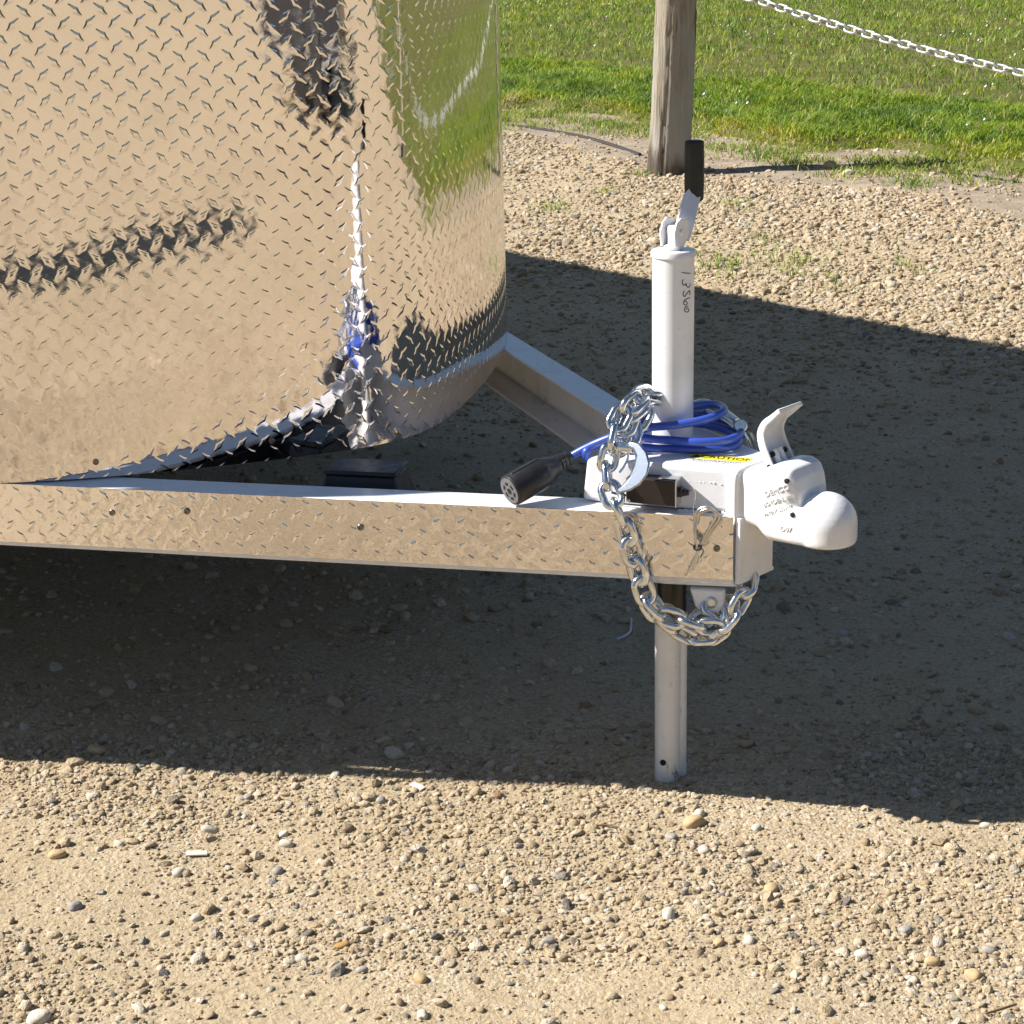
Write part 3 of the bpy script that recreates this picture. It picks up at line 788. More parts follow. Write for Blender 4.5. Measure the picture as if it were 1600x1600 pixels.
def superloop(x, hw, zb, zt, n=40, e=.30):
    zc, hz = (zb + zt) / 2, (zt - zb) / 2; out = []
    for k in range(n):
        t = 2 * math.pi * k / n; c, s = math.cos(t), math.sin(t)
        out.append((x, hw * math.copysign(abs(c) ** e, c), zc + hz * math.copysign(abs(s) ** e, s)))
    return out
def loft(sections, n=40):
    V = [p for s in sections for p in s]; F = []
    for i in range(len(sections) - 1):
        for k in range(n): F.append((i * n + k, i * n + (k + 1) % n, (i + 1) * n + (k + 1) % n, (i + 1) * n + k))
    F.append(tuple(range(n - 1, -1, -1))); F.append(tuple((len(sections) - 1) * n + k for k in range(n)))
    return V, F
cb = MB()
cb.add(*loft([superloop(.128, .051, .430, .500), superloop(.133, .055, .424, .505), superloop(.146, .055, .422, .506), superloop(.149, .0470, .428, .501),
              superloop(.160, .0465, .428, .502), superloop(.174, .0465, .425, .507), superloop(.181, .0465, .418, .511), superloop(.190, .0460, .411, .515),
              superloop(.206, .0445, .411, .517), superloop(.219, .041, .411, .513), superloop(.227, .036, .412, .502), superloop(.232, .032, .414, .486)]))
cb.add(*loft([superloop(.172, .0450, .428, .470), superloop(.186, .0455, .415, .472), superloop(.205, .0455, .413, .470), superloop(.228, .0440, .413, .466), superloop(.252, .0410, .414, .462), superloop(.262, .036, .416, .455)]))
dome = [(.010, .415), (.036, .414), (.040, .416), (.0412, .421), (.0414, .440)]
for k in range(1, 9): t = math.pi / 2 * k / 8; dome.append((max(.0414 * math.cos(t), .002), .440 + .0415 * math.sin(t)))
cb.lathe(dome, (.253, 0, 0), 40)
cast = cb.build('ball_socket', CAST, CP)
rm = cast.modifiers.new('fuse', 'REMESH'); rm.mode = 'VOXEL'; rm.voxel_size = .0016; rm.use_smooth_shade = True
sm = cast.modifiers.new('soft', 'SMOOTH'); sm.iterations = 12; sm.factor = .5
# holes and cast lettering on the near flank
def flank(x, y, off=0.0): return upright(x, y, (.2, -.0452), (1, 0), off)
_dg = bpy.context.evaluated_depsgraph_get(); _ce = cast.evaluated_get(_dg)
def skin_y(x, z):
    ok, p, n_, _i = _ce.ray_cast(Vector((x, -.2, z)), Vector((0, 1, 0)))
    return p.y if ok else -.045
for q, r_ in (((1226, 753), .0034), ((1237, 805), .0033)):
    p = flank(*q); p[1] = skin_y(p[0], p[2])
    MB().lathe([(r_, -.006), (r_, .0011), (r_ * .9, .0013)], p, 16, frame_to((0, -1, 0))).build('pin_hole', DARKHOLE, cast)
def text_mesh(name, s, size, m, parent, Mx, ext=.0006):
    cu = bpy.data.curves.new(name, 'FONT'); cu.body = s; cu.size = size; cu.extrude = ext; cu.align_x = 'CENTER'; cu.align_y = 'CENTER'; cu.resolution_u = 3
    tmp = bpy.data.objects.new(name + '_tmp', cu); col.objects.link(tmp)
    dg = bpy.context.evaluated_depsgraph_get(); me = bpy.data.meshes.new_from_object(tmp.evaluated_get(dg))
    bpy.data.objects.remove(tmp); bpy.data.curves.remove(cu)
    me.name = name; me.materials.clear(); me.materials.append(m)
    o = link(bpy.data.objects.new(name, me), parent); o.matrix_local = Mx; return o
def place(o, x, y, n):
    Mx = Matrix.Identity(4)
    for i in range(3): Mx[i][0], Mx[i][1], Mx[i][2], Mx[i][3] = x[i], y[i], n[i], o[i]
    return Mx
for s, q, sz, an in (('DEMCO', (1213, 767), .0105, 25), ('BOYDEN, IA', (1213, 783), .0078, 25), ('PATENT 550342', (1214, 798), .0060, 25), ('D07', (1228, 827), .0095, 0)):
    p = flank(*q, -.0004); c_, s_ = math.cos(R(an)), math.sin(R(an))
    o = text_mesh('cast_lettering', s, sz, CAST, cast, place(p, (c_, 0, s_), (-s_, 0, c_), (0, -1, 0)), .0009)
    Mp = place(p, (c_, 0, s_), (-s_, 0, c_), (0, -1, 0)); Mi = Mp.inverted()
    for v in o.data.vertices:
        w_ = Mp @ v.co; w_.y = skin_y(w_.x, w_.z) + (-.0011 if v.co.z > 0 else .0015); v.co = Mi @ w_
    o.data.update()
# latch lever: a swept open channel
lv = part('latch_lever'); lv.parent = CP
path = spline([(.182, .492), (.170, .514), (.160, .535), (.1575, .552), (.165, .568), (.180, .580), (.192, .590)], 6)
HWL, DP, TH = .025, .0105, .0035
V = []; nsec = 0
for i, (x, z) in enumerate(path):
    t = path[min(i + 1, len(path) - 1)] - path[max(i - 1, 0)]; t /= np.linalg.norm(t); nrm = np.array([t[1], -t[0]])      # to the open front
    u = i / (len(path) - 1); dp = DP * (1.15 - .55 * sstep(.35, 1.0, u)); hw = HWL * (1.08 - .12 * math.sin(math.pi * u))
    sec = [(-hw, 0), (hw, 0), (hw, dp), (hw - TH, dp), (hw - TH, TH), (-hw + TH, TH), (-hw + TH, dp), (-hw, dp)]
    nsec = len(sec)
    for yv, dv in sec: V.append((x + nrm[0] * dv, yv, z + nrm[1] * dv))
F = [(i * nsec + k, i * nsec + (k + 1) % nsec, (i + 1) * nsec + (k + 1) % nsec, (i + 1) * nsec + k) for i in range(len(path) - 1) for k in range(nsec)]
F += [tuple(range(nsec - 1, -1, -1)), tuple((len(path) - 1) * nsec + k for k in range(nsec))]
MB().add(V, F).build('lever_channel', CAST, lv, bevel=.0012)
b = MB()
for yv in (-.008, .004): b.tube([(.190, yv, .500), (.181, yv, .515), (.174, yv, .528)], .0045, 8)
b.build('latch_pawl', CAST, lv)
for yv in (-.015, .0135): MB().lathe([(.0036, -.002), (.0036, .003), (.002, .0034)], (.176, yv, .523), 12, frame_to((.8, 0, .5))).build('pawl_slot', DARKHOLE, lv)
MB().lathe([(.0026, -.002), (.0026, .0012)], (.1795, -.0268, .510), 12, frame_to((0, -1, 0))).build('pivot_pin', DARKHOLE, lv)

# sticker on the housing top
SZ = CZ1 + .0006
sx = np.array([CD[0], CD[1], 0]); syv = np.array([-CD[1], CD[0], 0]); SW, SH = .092, .044
s_s = (level(1052, 738, SZ)[:2] - CA) @ CD
s_bl = np.array([*(CA + CD * s_s - CN * .0175), SZ]); s_tl = s_bl + syv * SH
def flat_rect(name, m, par, u0, u1, v0, v1, dz):
    o = s_tl + np.array([0, 0, dz]); P = [o + sx * u - syv * v for u, v in ((u0, v1), (u1, v1), (u1, v0), (u0, v0))]
    P2 = [p - np.array([0, 0, .0003]) for p in P]
    return MB().add(P + P2, [(0, 1, 2, 3), (0, 4, 5, 1), (1, 5, 6, 2), (2, 6, 7, 3), (3, 7, 4, 0)]).build(name, m, par, False)
st = flat_rect('warning_sticker', PAPER, hs, -.002, SW + .002, -.002, SH, 0)
flat_rect('caution_band', YELLOW, st, .0, SW - .001, .0, .020, .0004)
p = s_tl + sx * (SW * .56) - syv * .0105 + np.array([0, 0, .0008]); text_mesh('caution_word', 'CAUTION', .0165, PRINT, st, place(p, sx, syv, (0, 0, 1)), .0001)
pt = s_tl + sx * .0085 - syv * .0105 + np.array([0, 0, .0009])
MB().add([pt + sx * a + syv * c + np.array([0, 0, dz]) for dz in (0, -.0002) for a, c in ((-.007, -.006), (.007, -.006), (0, .0065))], [(0, 1, 2), (0, 3, 4, 1), (1, 4, 5, 2), (2, 5, 3, 0)]).build('caution_triangle', PRINT, st, False)
for row, (v, m_) in enumerate(((.0235, PRINT), (.0275, PRINT), (.0325, FAINT), (.037, FAINT), (.0415, FAINT))):
    b = MB(); u = .004 + .004 * (row % 2)
    while u < SW - .006:
        w = random.uniform(.0015, .0055); o = s_tl + np.array([0, 0, .0005])
        if v + .0025 < SH and not (row > 2 and random.random() < .35):
            P = [o + sx * a - syv * c for a, c in ((u, v + .0017), (min(u + w, SW - .004), v + .0017), (min(u + w, SW - .004), v), (u, v))]; b.add(P, [(0, 1, 2, 3)])
        u += w + .0013
    if b.v: b.build('fine_print', m_, st, False)

# ------------------------------------------------------------------ jack
JK = part('tongue_jack')
MB().lathe([(.0285, .335), (.0285, .766)], (0, 0, 0), 48).build('outer_tube', WHITE, JK)
MB().lathe([(.0290, .7662), (.0305, .7672), (.0305, .7735), (.029, .7755), (.004, .7762)], (0, 0, 0), 48).build('tube_cap', WHITE, JK, sharp=50)
# drop leg: the round leg and the half round spine behind it, in trailer axes
def w2l(dx, dy): return (dx * EX[0] + dy * EX[1], dx * EY[0] + dy * EY[1])
l0 = w2l(-.0065, -.004); l1 = w2l(.0125, .011)
leg = MB(); leg.lathe([(.0150, -.003), (.0182, -.002), (.0185, .252)], (l0[0], l0[1], 0), 32)
leg.lathe([(.008, -.003), (.0105, -.002), (.0105, .252)], (l1[0], l1[1], 0), 20)
lg_ = leg.build('drop_leg', SCUFF, JK)
MB().lathe([(.0045, -.003), (.0045, .0012), (.0036, .0014)], (l0[0] + w2l(-.0075, -.0170)[0], l0[1] + w2l(-.0075, -.0170)[1], .031), 16, frame_to((*w2l(-.4, -.92), 0))).build('pin_hole', DARKHOLE, lg_)
MB().lathe([(.0205, .246), (.0205, .336)], (w2l(0, 0)[0], w2l(0, 0)[1], 0), 32).build('inner_tube', GREASE, JK)
# crank: stem with a fork head, bent flat arm, grip
def jw(a, b_, z): return np.array([a, b_, z])
fork = MB()
fork.lathe([(.013, .7762), (.014, .779), (.0125, .7815), (.010, .783)], (0, 0, 0), 24)
for sx_ in (-.0115, .0115):
    pr = [(-.012, .781), (.006, .779), (.016, .792), (.0185, .806), (.012, .817), (.0, .8185), (-.009, .813), (-.0135, .800)]
    V = [jw(sx_ + d, a, z) for d in (-.0018, .0018) for a, z in pr]; n = len(pr)
    fork.add(V, [tuple(range(n - 1, -1, -1)), tuple(range(n, 2 * n))] + [(i, (i + 1) % n, n + (i + 1) % n, n + i) for i in range(n)])
fk = fork.build('crank_fork', WHITE, JK, bevel=.001)
MB().lathe([(.0072, .779), (.0072, .806), (.006, .808)], (0, -.001, 0), 18).build('crank_stem', WHITE, fk)
MB().lathe([(.004, -.0205), (.005, -.0195), (.004, -.017), (.0032, -.0165), (.0032, .016)], jw(0, 0, .800), 14, np.stack([jw(0, 1, 0), jw(0, 0, 1), jw(1, 0, 0)], 1)).build('crank_pin', WHITE, fk)
arm = MB()
def wv(x, y, z): q_ = w2l(x, y); return np.array([q_[0], q_[1], z])
hw_ = np.array([.0135, .0085, 0]); nn = np.array([.42, -.65, .52]); nn = nn / np.linalg.norm(nn) * .0022
rows = [((.013, .004, .786), .7), ((.015, .012, .802), 1.0), ((.031, .057, .842), .95), ((.033, .062, .848), .55)]
V = []
for (cx_, cy_, cz_), k_ in rows:
    for sg, ng in ((-1, 1), (1, 1), (1, -1), (-1, -1)):
        q_ = np.array([cx_, cy_, cz_]) + hw_ * sg * k_ + nn * ng; V.append(wv(*q_))
F = [(i * 4 + k, i * 4 + (k + 1) % 4, (i + 1) * 4 + (k + 1) % 4, (i + 1) * 4 + k) for i in range(3) for k in range(4)] + [(3, 2, 1, 0), (12, 13, 14, 15)]
arm.add(V, F).build('crank_arm', WHITE, JK, False, bevel=.001)
gc_ = w2l(.034, .066)
gr = MB(); gp = [(.0100, .830), (.0118, .832)]
for k in range(9): gp.append((.0126 + .0006 * math.sin(math.pi * k / 8), .834 + .076 * k / 8))
gp += [(.0118, .9115), (.009, .9125)]
V = []; n = 36
for r_, z in gp:
    for k in range(n):
        t = 2 * math.pi * k / n; q = r_ * (1 + (.035 if k % 4 < 2 else -.03)); V.append(jw(gc_[0] + q * math.cos(t), gc_[1] + q * math.sin(t), z))
m_ = len(gp)
F = [(i * n + k, i * n + (k + 1) % n, (i + 1) * n + (k + 1) % n, (i + 1) * n + k) for i in range(m_ - 1) for k in range(n)] + [tuple(range(n - 1, -1, -1)), tuple((m_ - 1) * n + k for k in range(n))]
gr.add(V, F).build('crank_grip', GRIP, JK, True, 25)
# figures written down the tube in marker
strokes = [[(335, 228), (365, 234), (400, 235)], [(346, 284), (338, 304), (344, 326), (358, 328), (368, 316), (370, 330), (383, 345), (396, 336), (400, 314)],
           [(356, 372), (345, 388), (346, 410), (358, 416), (372, 396), (394, 370), (398, 392), (394, 404)],
           [(398, 426), (372, 436), (352, 452), (349, 474), (362, 484), (376, 474), (372, 458), (356, 454)],
           [(384, 494), (362, 500), (354, 520), (364, 536), (382, 536), (390, 520), (378, 508), (366, 518)]]
def tube_hit(x, y):
    d = ray(x, y); o = EYE - np.array([J[0], J[1], 0]); rr = .0287
    a = d[0] ** 2 + d[1] ** 2; bb = o[0] * d[0] + o[1] * d[1]; c = o[0] ** 2 + o[1] ** 2 - rr * rr
    D = bb * bb - a * c
    t = (-bb - math.sqrt(max(D, 0))) / a; return loc(EYE + d * t)
nb = MB()
for s in strokes:
    P = spline([tube_hit(1000 + (a - 6) / 5 * .985 + .8, 380 + c / 5) for a, c in s], 5)
    nb.tube(P, .00062, 6)
nb.build('marker_figures', INK, JK)

# ------------------------------------------------------------------ breakaway switch box on the coupler flank
BX = part('switch_box')
def fbox(name, m, par, s0, s1, z0, z1, d0, d1, bev=.0012):
    P = []
    for d in (d0, d1):
        for s_, z in ((s0, z0), (s1, z0), (s1, z1), (s0, z1)):
            q = CA + CD * s_ + CN * d; P.append((q[0], q[1], z))
    return MB().add(P, [(3, 2, 1, 0), (4, 5, 6, 7), (0, 1, 5, 4), (1, 2, 6, 5), (2, 3, 7, 6), (3, 0, 4, 7)]).build(name, m, par, bevel=bev)
q0 = np.array(face_pt(978, 792, .022)); q1 = np.array(face_pt(1056, 792, .022)); qt = np.array(face_pt(1056, 753, .022))
sA, sB = (q0[:2] - CA) @ CD, (q1[:2] - CA) @ CD; zA, zB = q1[2], qt[2]
bx = fbox('box_case', BOXFACE, BX, sA, sB - .0012, zA, zB, -.004, .022)
fbox('end_bracket', STEELTRIM, BX, sB - .0011, sB + .0008, zA - .001, zB + .001, -.004, .0232, .0004)
fbox('top_bracket', STEELTRIM, BX, sB - .026, sB - .0013, zB + .0002, zB + .0012, -.004, .015, .0003)
pq = CA + CD * (sB + .0008) + CN * .009; kp = (pq[0], pq[1], zA + .0175)
MB().lathe([(.0075, -.001), (.0075, .004), (.0055, .005), (.0055, .009), (.0045, .010), (.004, .013)], kp, 18, frame_to((CD[0], CD[1], 0))).build('switch_knob', BLACK, BX)
rv = CA + CD * (sA + .004) + CN * .0222
MB().lathe([(.0026, -.001), (.0026, .001), (.0016, .0016)], (rv[0], rv[1], zA + .003 + .0), 12, frame_to((CN[0], CN[1], 0))).build('rivet', STEELTRIM, BX)
wA = CA + CD * (sA - .002) + CN * .01
MB().tube(spline([(wA[0] + CD[0] * .004, wA[1] + CD[1] * .004, zA + .006), (wA[0] - CD[0] * .014, wA[1] - CD[1] * .014, zA + .007), (wA[0] - CD[0] * .035, wA[1] - CD[1] * .035, zA + .012)], 6), .0018, 8).build('switch_wire', BLACK, BX)

# ================================================================== loose things on the tongue
def at_trailer(name, label, cat, group=None):
    return empty(name, label, cat, tuple(J), TAZ, group)
# breakaway lanyard: coiled steel wire
LA = at_trailer('breakaway_lanyard', 'coil of thin steel wire tied under the switch box', 'wire')
kq = (kp[0] + CD[0] * .012, kp[1] + CD[1] * .012, kp[2])
thin = spline([kq, face_pt(1084, 764, .020), face_pt(1086, 778, .018), face_pt(1083, 792, .02), rail_pt(1083, 806, .012)], 8)
MB().tube(thin, .0006, 6).build('pull_wire', GALV_W, LA)
for k, (dx, dy, w) in enumerate(((0, 0, 1.0), (3, 3, .93), (6, 5, .86))):
    loop = [rail_pt(1090, 856, .012 + .003 * k), rail_pt(1086, 835, .012 + .003 * k), rail_pt(1085 + dx, 808, .013), rail_pt(1093 + dx, 795 + dy, .015), rail_pt(1108 + dx, 793 + dy, .017), rail_pt(1110 + dx * 2 + 8 * w, 806 + dy, .017), rail_pt(1108 + dx * 1.5, 826, .015), rail_pt(1098 + dx, 845, .013), rail_pt(1091 + k, 858, .013), rail_pt(1083 + 2 * k, 878, .013), rail_pt(1072 + 4 * k, 899 - 4 * k, .012)]
    MB().tube(spline(loop, 8), .0016, 8).build('wire_loop', GALV_W, LA)
MB().tube([rail_pt(1088, 842, .015), rail_pt(1090, 850, .015)], .0036, 10).build('crimp_sleeve', STEELTRIM, LA)
MB().tube([rail_pt(1085 + 6 * math.cos(t) + 5, 856 + 3.5 * math.sin(t), .014 + .008 * math.sin(t * 1.0 + 1)) for t in np.linspace(0, 6.28, 16)], .0013, 6).build('cable_tie', BLACK, LA)
MB().tube(spline([rail_pt(1096, 856, .02), rail_pt(1099, 862, .024), rail_pt(1094, 871, .025)], 4), .0009, 6).build('tie_tail', BLACK, LA)

# safety chain: hangs below the tongue, climbs the flank, over the edge and behind the jack
CL = link_mesh('safety_chain_link', .0470, .0335, .0050, ZINC, 12)
SC = at_trailer('safety_chain', 'zinc safety chain looped below the tongue and up over the coupler', 'chain')
pth = [rail_pt(1170, 899, -.03), rail_pt(1167, 922, -.012), rail_pt(1152, 950, 0), rail_pt(1133, 976, .004), rail_pt(1108, 984, .004), rail_pt(1078, 972, .006), rail_pt(1045, 966, .008), rail_pt(1020, 952, .012), rail_pt(1006, 925, .014), rail_pt(996, 890, .015), rail_pt(984, 850, .015), rail_pt(972, 812, .015), rail_pt(956, 775, .016),
       face_pt(947, 745, .022), face_pt(951, 715, .020), face_pt(957, 690, .010), face_pt(962, 664, -.004), face_pt(972, 644, -.015), face_pt(985, 630, -.03), face_pt(1003, 619, -.052), face_pt(1025, 615, -.08), face_pt(1050, 620, -.105)]
chain(SC, spline(pth, 8), CL, .0288, twist=.16, jit=.32, roll0=.3)
# slack of the far chain heaped at the edge and under the lug
SC2 = at_trailer('safety_chain', 'second zinc safety chain bunched from the lug and beside the jack', 'chain')
chain(SC2, spline([rail_pt(1106, 944, -.010), rail_pt(1118, 958, -.006), rail_pt(1140, 962, -.012), rail_pt(1132, 978, -.018), rail_pt(1108, 996, -.012), rail_pt(1080, 985, -.02), rail_pt(1092, 962, -.03), rail_pt(1115, 968, -.035)], 8), CL, .0288, twist=.3, jit=.4, roll0=1.0)
chain(SC2, spline([face_pt(985, 690, -.012), face_pt(980, 668, -.020), face_pt(990, 652, -.032), face_pt(1008, 640, -.045), face_pt(1004, 656, -.040), face_pt(992, 668, -.03), face_pt(1004, 676, -.03)], 8), CL, .0288, twist=.4, jit=.5, roll0=.2)
chain(SC2, spline([face_pt(962, 706, .004), face_pt(970, 688, -.006), face_pt(976, 668, -.014), face_pt(988, 640, -.028), face_pt(1002, 628, -.045), face_pt(1018, 624, -.065), face_pt(1030, 634, -.085)], 8), CL, .0288, twist=.5, jit=.5, roll0=1.1)
chain(SC2, spline([rail_pt(1035, 955, -.012), rail_pt(1062, 978, -.016), rail_pt(1095, 972, -.022), rail_pt(1128, 958, -.028), rail_pt(1150, 936, -.03)], 8), CL, .0288, twist=.4, jit=.5, roll0=.9)
chain(SC2, spline([rail_pt(1010, 935, -.004), rail_pt(1028, 962, -.006), rail_pt(1060, 986, -.004), rail_pt(1098, 1000, -.004), rail_pt(1130, 984, -.008), rail_pt(1152, 952, -.018)], 8), CL, .0288, twist=.35, jit=.5, roll0=1.4)
# slip hook
HK = at_trailer('safety_hook', 'grainy zinc slip hook hanging beside the blue cable loops', 'hook')
op = [(983, 688), (1000, 692), (1011, 706), (1016, 724), (1012, 742), (1001, 757), (985, 767), (966, 772), (962, 766), (972, 758), (983, 745), (990, 728), (993, 712), (988, 702), (978, 699)]
hb = MB(); n = len(op); tilt = lambda x, y: .0002 * (x - 960) + .00042 * (y - 690)
V = [face_pt(x, y, .008 + tilt(x, y)) for x, y in op] + [face_pt(x, y, .020 + tilt(x, y)) for x, y in op]
hb.add(V, [tuple(range(n)), tuple(range(2 * n - 1, n - 1, -1))] + [((k + 1) % n, k, n + k, n + (k + 1) % n) for k in range(n)])
hb.build('hook_body', HOOKM, HK, True, 40, bevel=.0035, seg=3)
MB().tube(spline([face_pt(966, 692, .018), face_pt(976, 700, .012), face_pt(982, 712, .012), face_pt(975, 728, .016), face_pt(968, 738, .018)], 6), .0032, 10, flat=.5).build('hook_latch', ZINC, HK)
MB().lathe([(.006, -.011), (.0072, -.010), (.0072, .010), (.006, .011)], face_pt(978, 699, .013), 16, frame_to((CD[0], CD[1], 0))).build('hook_pin', ZINC, HK)
# far hook by the lever
FH = at_trailer('safety_hook', 'zinc clevis hook with round bolt head behind the blue cable', 'hook')
zf = .535
FR = np.array([.871, -.491])            # along the far flank
hpts = [level(1082, 632, zf), level(1098, 627, zf + .002), level(1116, 632, zf), level(1134, 644, zf - .003), level(1152, 658, zf - .006)]
MB().tube(spline(hpts, 6), .0062, 14, flat=.6).build('clevis_bar', ZINC, FH)
MB().tube(spline([level(1090, 636, zf - .008), level(1112, 645, zf - .01), level(1134, 656, zf - .012), level(1150, 668, zf - .012)], 6), .0045, 12, flat=.6).build('clevis_bar', ZINC, FH)
bc = level(1158, 665, zf - .006)
MB().lathe([(.0045, -.012), (.0045, 0), (.0088, .0002), (.0092, .002), (.0092, .0052), (.008, .0064)], bc, 24, frame_to((.5, -.82, .28))).build('bolt_head', ZINC, FH)
MB().tube([level(1158, 670, zf - .012), level(1166, 684, zf - .025), level(1174, 700, zf - .045)], [.005, .0065, .006], 12, flat=.5).build('hook_shank', ZINC, FH)
MB().tube([level(1172, 676, zf - .02), level(1180, 690, zf - .035), level(1184, 706, zf - .055)], .0035, 8, flat=.4).build('hook_latch', ZINC, FH)

# blue cable with the black round plug
CBL = at_trailer('trailer_cable', 'blue jacketed trailer cable coiled round the jack, black plug on the rail', 'cable')
r_c = .0058
e1 = level(797, 767, .4655); e2 = level(891, 714, .494)
cpts = [e2, level(912, 702, .506), level(938, 690, .519), level(968, 679, .530), level(1005, 669, .537), level(1055, 664, .543), level(1100, 656, .548), level(1124, 647, .551), level(1131, 639, .551), level(1118, 632, .548), level(1088, 634, .540), level(1040, 640, .530), level(995, 655, .523), level(984, 672, .521),
        level(1008, 684, .522), level(1050, 688, .522), level(1090, 691, .522), level(1130, 689, .522), level(1153, 681, .522), level(1156, 671, .521), level(1135, 658, .519), level(1085, 648, .516), level(1020, 652, .514), level(972, 672, .512), level(968, 690, .510),
        level(1003, 699, .509), level(1050, 701, .509), level(1095, 702.5, .509), level(1135, 700, .509), level(1153, 692, .510), level(1150, 680, .510), level(1110, 665, .509), level(1050, 660, .509), level(990, 676, .509), level(950, 689, .509), level(928, 697, .5085), level(916, 706, .504), level(918, 716, .492), level(932, 722, .475)]
MB().tube(spline(cpts, 7), r_c, 14).build('cable_jacket', BLUE, CBL)
ax = (e2 - e1); PLn = np.linalg.norm(ax); A = frame_to(ax)
prof = [(.0155, .0), (.0212, .0), (.0222, .002), (.0222, PLn * .50), (.0212, PLn * .55), (.0165, PLn * .66), (.0140, PLn * .72)]
for k in range(4):
    h0 = PLn * (.73 + .065 * k); prof += [(.0135 - .001 * k, h0), (.0135 - .001 * k, h0 + PLn * .035), (.0112 - .0009 * k, h0 + PLn * .04), (.0112 - .0009 * k, h0 + PLn * .06)]
prof += [(.0085, PLn * 1.0), (.006, PLn * 1.02)]
pg = MB().lathe(prof, e1, 32, A).build('plug_shell', BLACK, CBL)
MB().lathe([(.0185, -.0012), (.0185, .001)], e1, 32, A).build('plug_face', GREYFACE, pg)
b = MB(); b.lathe([(.0042, -.0017), (.0042, .0)], e1, 16, A); b.build('pin_socket', DARKHOLE, pg)
for k in range(6):
    t = 2 * math.pi * k / 6 + .3; o = np.array(e1) + A @ np.array([.0108 * math.cos(t), .0108 * math.sin(t), -.0008])
    Rk = A @ np.array([[math.cos(t), -math.sin(t), 0], [math.sin(t), math.cos(t), 0], [0, 0, 1]])
    MB().box(o, (.0035, .0062, .0018), Rk).build('pin_socket', DARKHOLE, pg, False)
kb = np.array(e1) + A @ np.array([0, .0222, PLn * .3])
MB().box(kb, (.005, .0016, PLn * .45), A).build('plug_key', BLACK, pg, bevel=.0006)

# ================================================================== loose stones and litter on the ground
def pebble(q, size, m, seed, label, flatk=.6, rz=None, name='pebble', asp=1.3):
    p = ground_at(*q); s = size / 2 * (np.linalg.norm(p - EYE) / FOC) * .86
    me = pebble_mesh(name, m, seed, s, s / asp, s * flatk)
    o = link(bpy.data.objects.new(name, me)); o.location = (p[0], p[1], float(ground_z(p[0], p[1])) + s * flatk * .32)
    o.rotation_euler = (random.gauss(0, .15), random.gauss(0, .15), random.uniform(0, 3.14) if rz is None else rz)
    return tag(o, label, 'stone', 'larger pebbles lying loose in the gravel')
LW = 'pale rounded pebble lying loose in the sunlit gravel'
LG = 'grey rounded pebble lying loose in the sunlit gravel'
LT = 'tan pebble lying loose in the sunlit gravel'
for i, (q, s, m_, lb) in enumerate((
        ((388, 1246), 20, PEB_G, LG), ((327, 1299), 28, PEB_W, 'long pale pebble just behind the flat white chip'), ((443, 1304), 18, PEB_W, 'smaller of two pale pebbles touching each other'), ((448, 1319), 26, PEB_W, 'larger of two pale pebbles touching each other'), ((279, 1363), 28, PEB_W, 'pale pebble just in front of the flat white chip'), ((434, 1359), 22, PEB_G, LG),
        ((90, 1336), 30, PEB_T, LT), ((117, 1418), 28, PEB_G, LG), ((306, 1430), 22, PEB_W, LW), ((595, 1254), 22, PEB_G, LG), ((186, 1318), 19, PEB_W, LW), ((472, 1494), 24, PEB_W, LW),
        ((566, 1514), 21, PEB_G, LG), ((656, 1528), 28, PEB_T, LT), ((60, 1585), 44, PEB_W, 'biggest pale pebble in the gravel, smooth and half sunk'), ((660, 1582), 26, PEB_W, LW), ((1048, 1310), 24, PEB_G, 'grey pebble beside the wide tan pebble near the jack leg'), ((1100, 1330), 24, PEB_W, 'pale pebble just in front of the wide tan pebble'),
        ((1093, 1273), 24, PEB_W, LW), ((1085, 1287), 42, PEB_T, 'flat tan pebble, the widest beside the jack leg'), ((1182, 1295), 20, PEB_W, LW), ((1045, 1432), 30, PEB_W, LW), ((857, 1468), 24, PEB_G, LG),
        ((1415, 1453), 28, PEB_G, LG), ((1346, 1494), 27, PEB_W, LW), ((1170, 1472), 23, PEB_W, LW), ((1122, 1475), 24, PEB_T, LT), ((1455, 1500), 28, PEB_T, LT), ((1036, 1573), 16, PEB_W, LW), ((1205, 1385), 32, PEB_T, LT),
        ((1495, 1325), 20, PEB_G, LG), ((1546, 1478), 24, PEB_G, LG), ((1520, 1518), 32, PEB_T, LT), ((1114, 1384), 17, PEB_W, LW), ((1540, 1290), 20, PEB_W, LW))):
    pebble(q, s, m_, 40 + i, lb)
pebble((532, 1476), 32, PEB_O, 91, 'rust brown flat stone among pale pebbles', .35, .1, asp=2.0)
pebble((1296, 263), 26, PEB_T, 93, 'squarish tan stone on bare dirt below the chain', .75, .1, asp=1.1)
pebble((1325, 275), 20, PEB_W, 94, 'small pale stone beside the squarish tan stone', .7, .2)
pebble((1022, 292), 14, PEB_G, 95, 'grey pebble in the shade of the fence post base', .7, .2)
def chip(q, l, w, rz, name, label, m, th=.002):
    p = ground_at(*q); k = np.linalg.norm(p - EYE) / FOC
    o = MB().prism([(-l * k / 2, -w * k / 2), (l * k / 2, -w * k / 2 * .8), (l * k / 2 * .95, w * k / 2), (-l * k / 2, w * k / 2 * .9)], 0, th).build(name, m, bevel=.0006)
    o.location = (p[0], p[1], float(ground_z(p[0], p[1])) + .003); o.rotation_euler = (.12, .05, rz); return tag(o, label, 'litter')
CHIP = mat('white_chip', (.62, .58, .50), .7)
chip((308, 1335), 32, 13, .05, 'plastic_chip', 'flat white chip on the gravel among pebbles', CHIP)
chip((653, 1233), 26, 12, -.8, 'paper_scrap', 'thin white sliver on the gravel by the shade edge', CHIP)
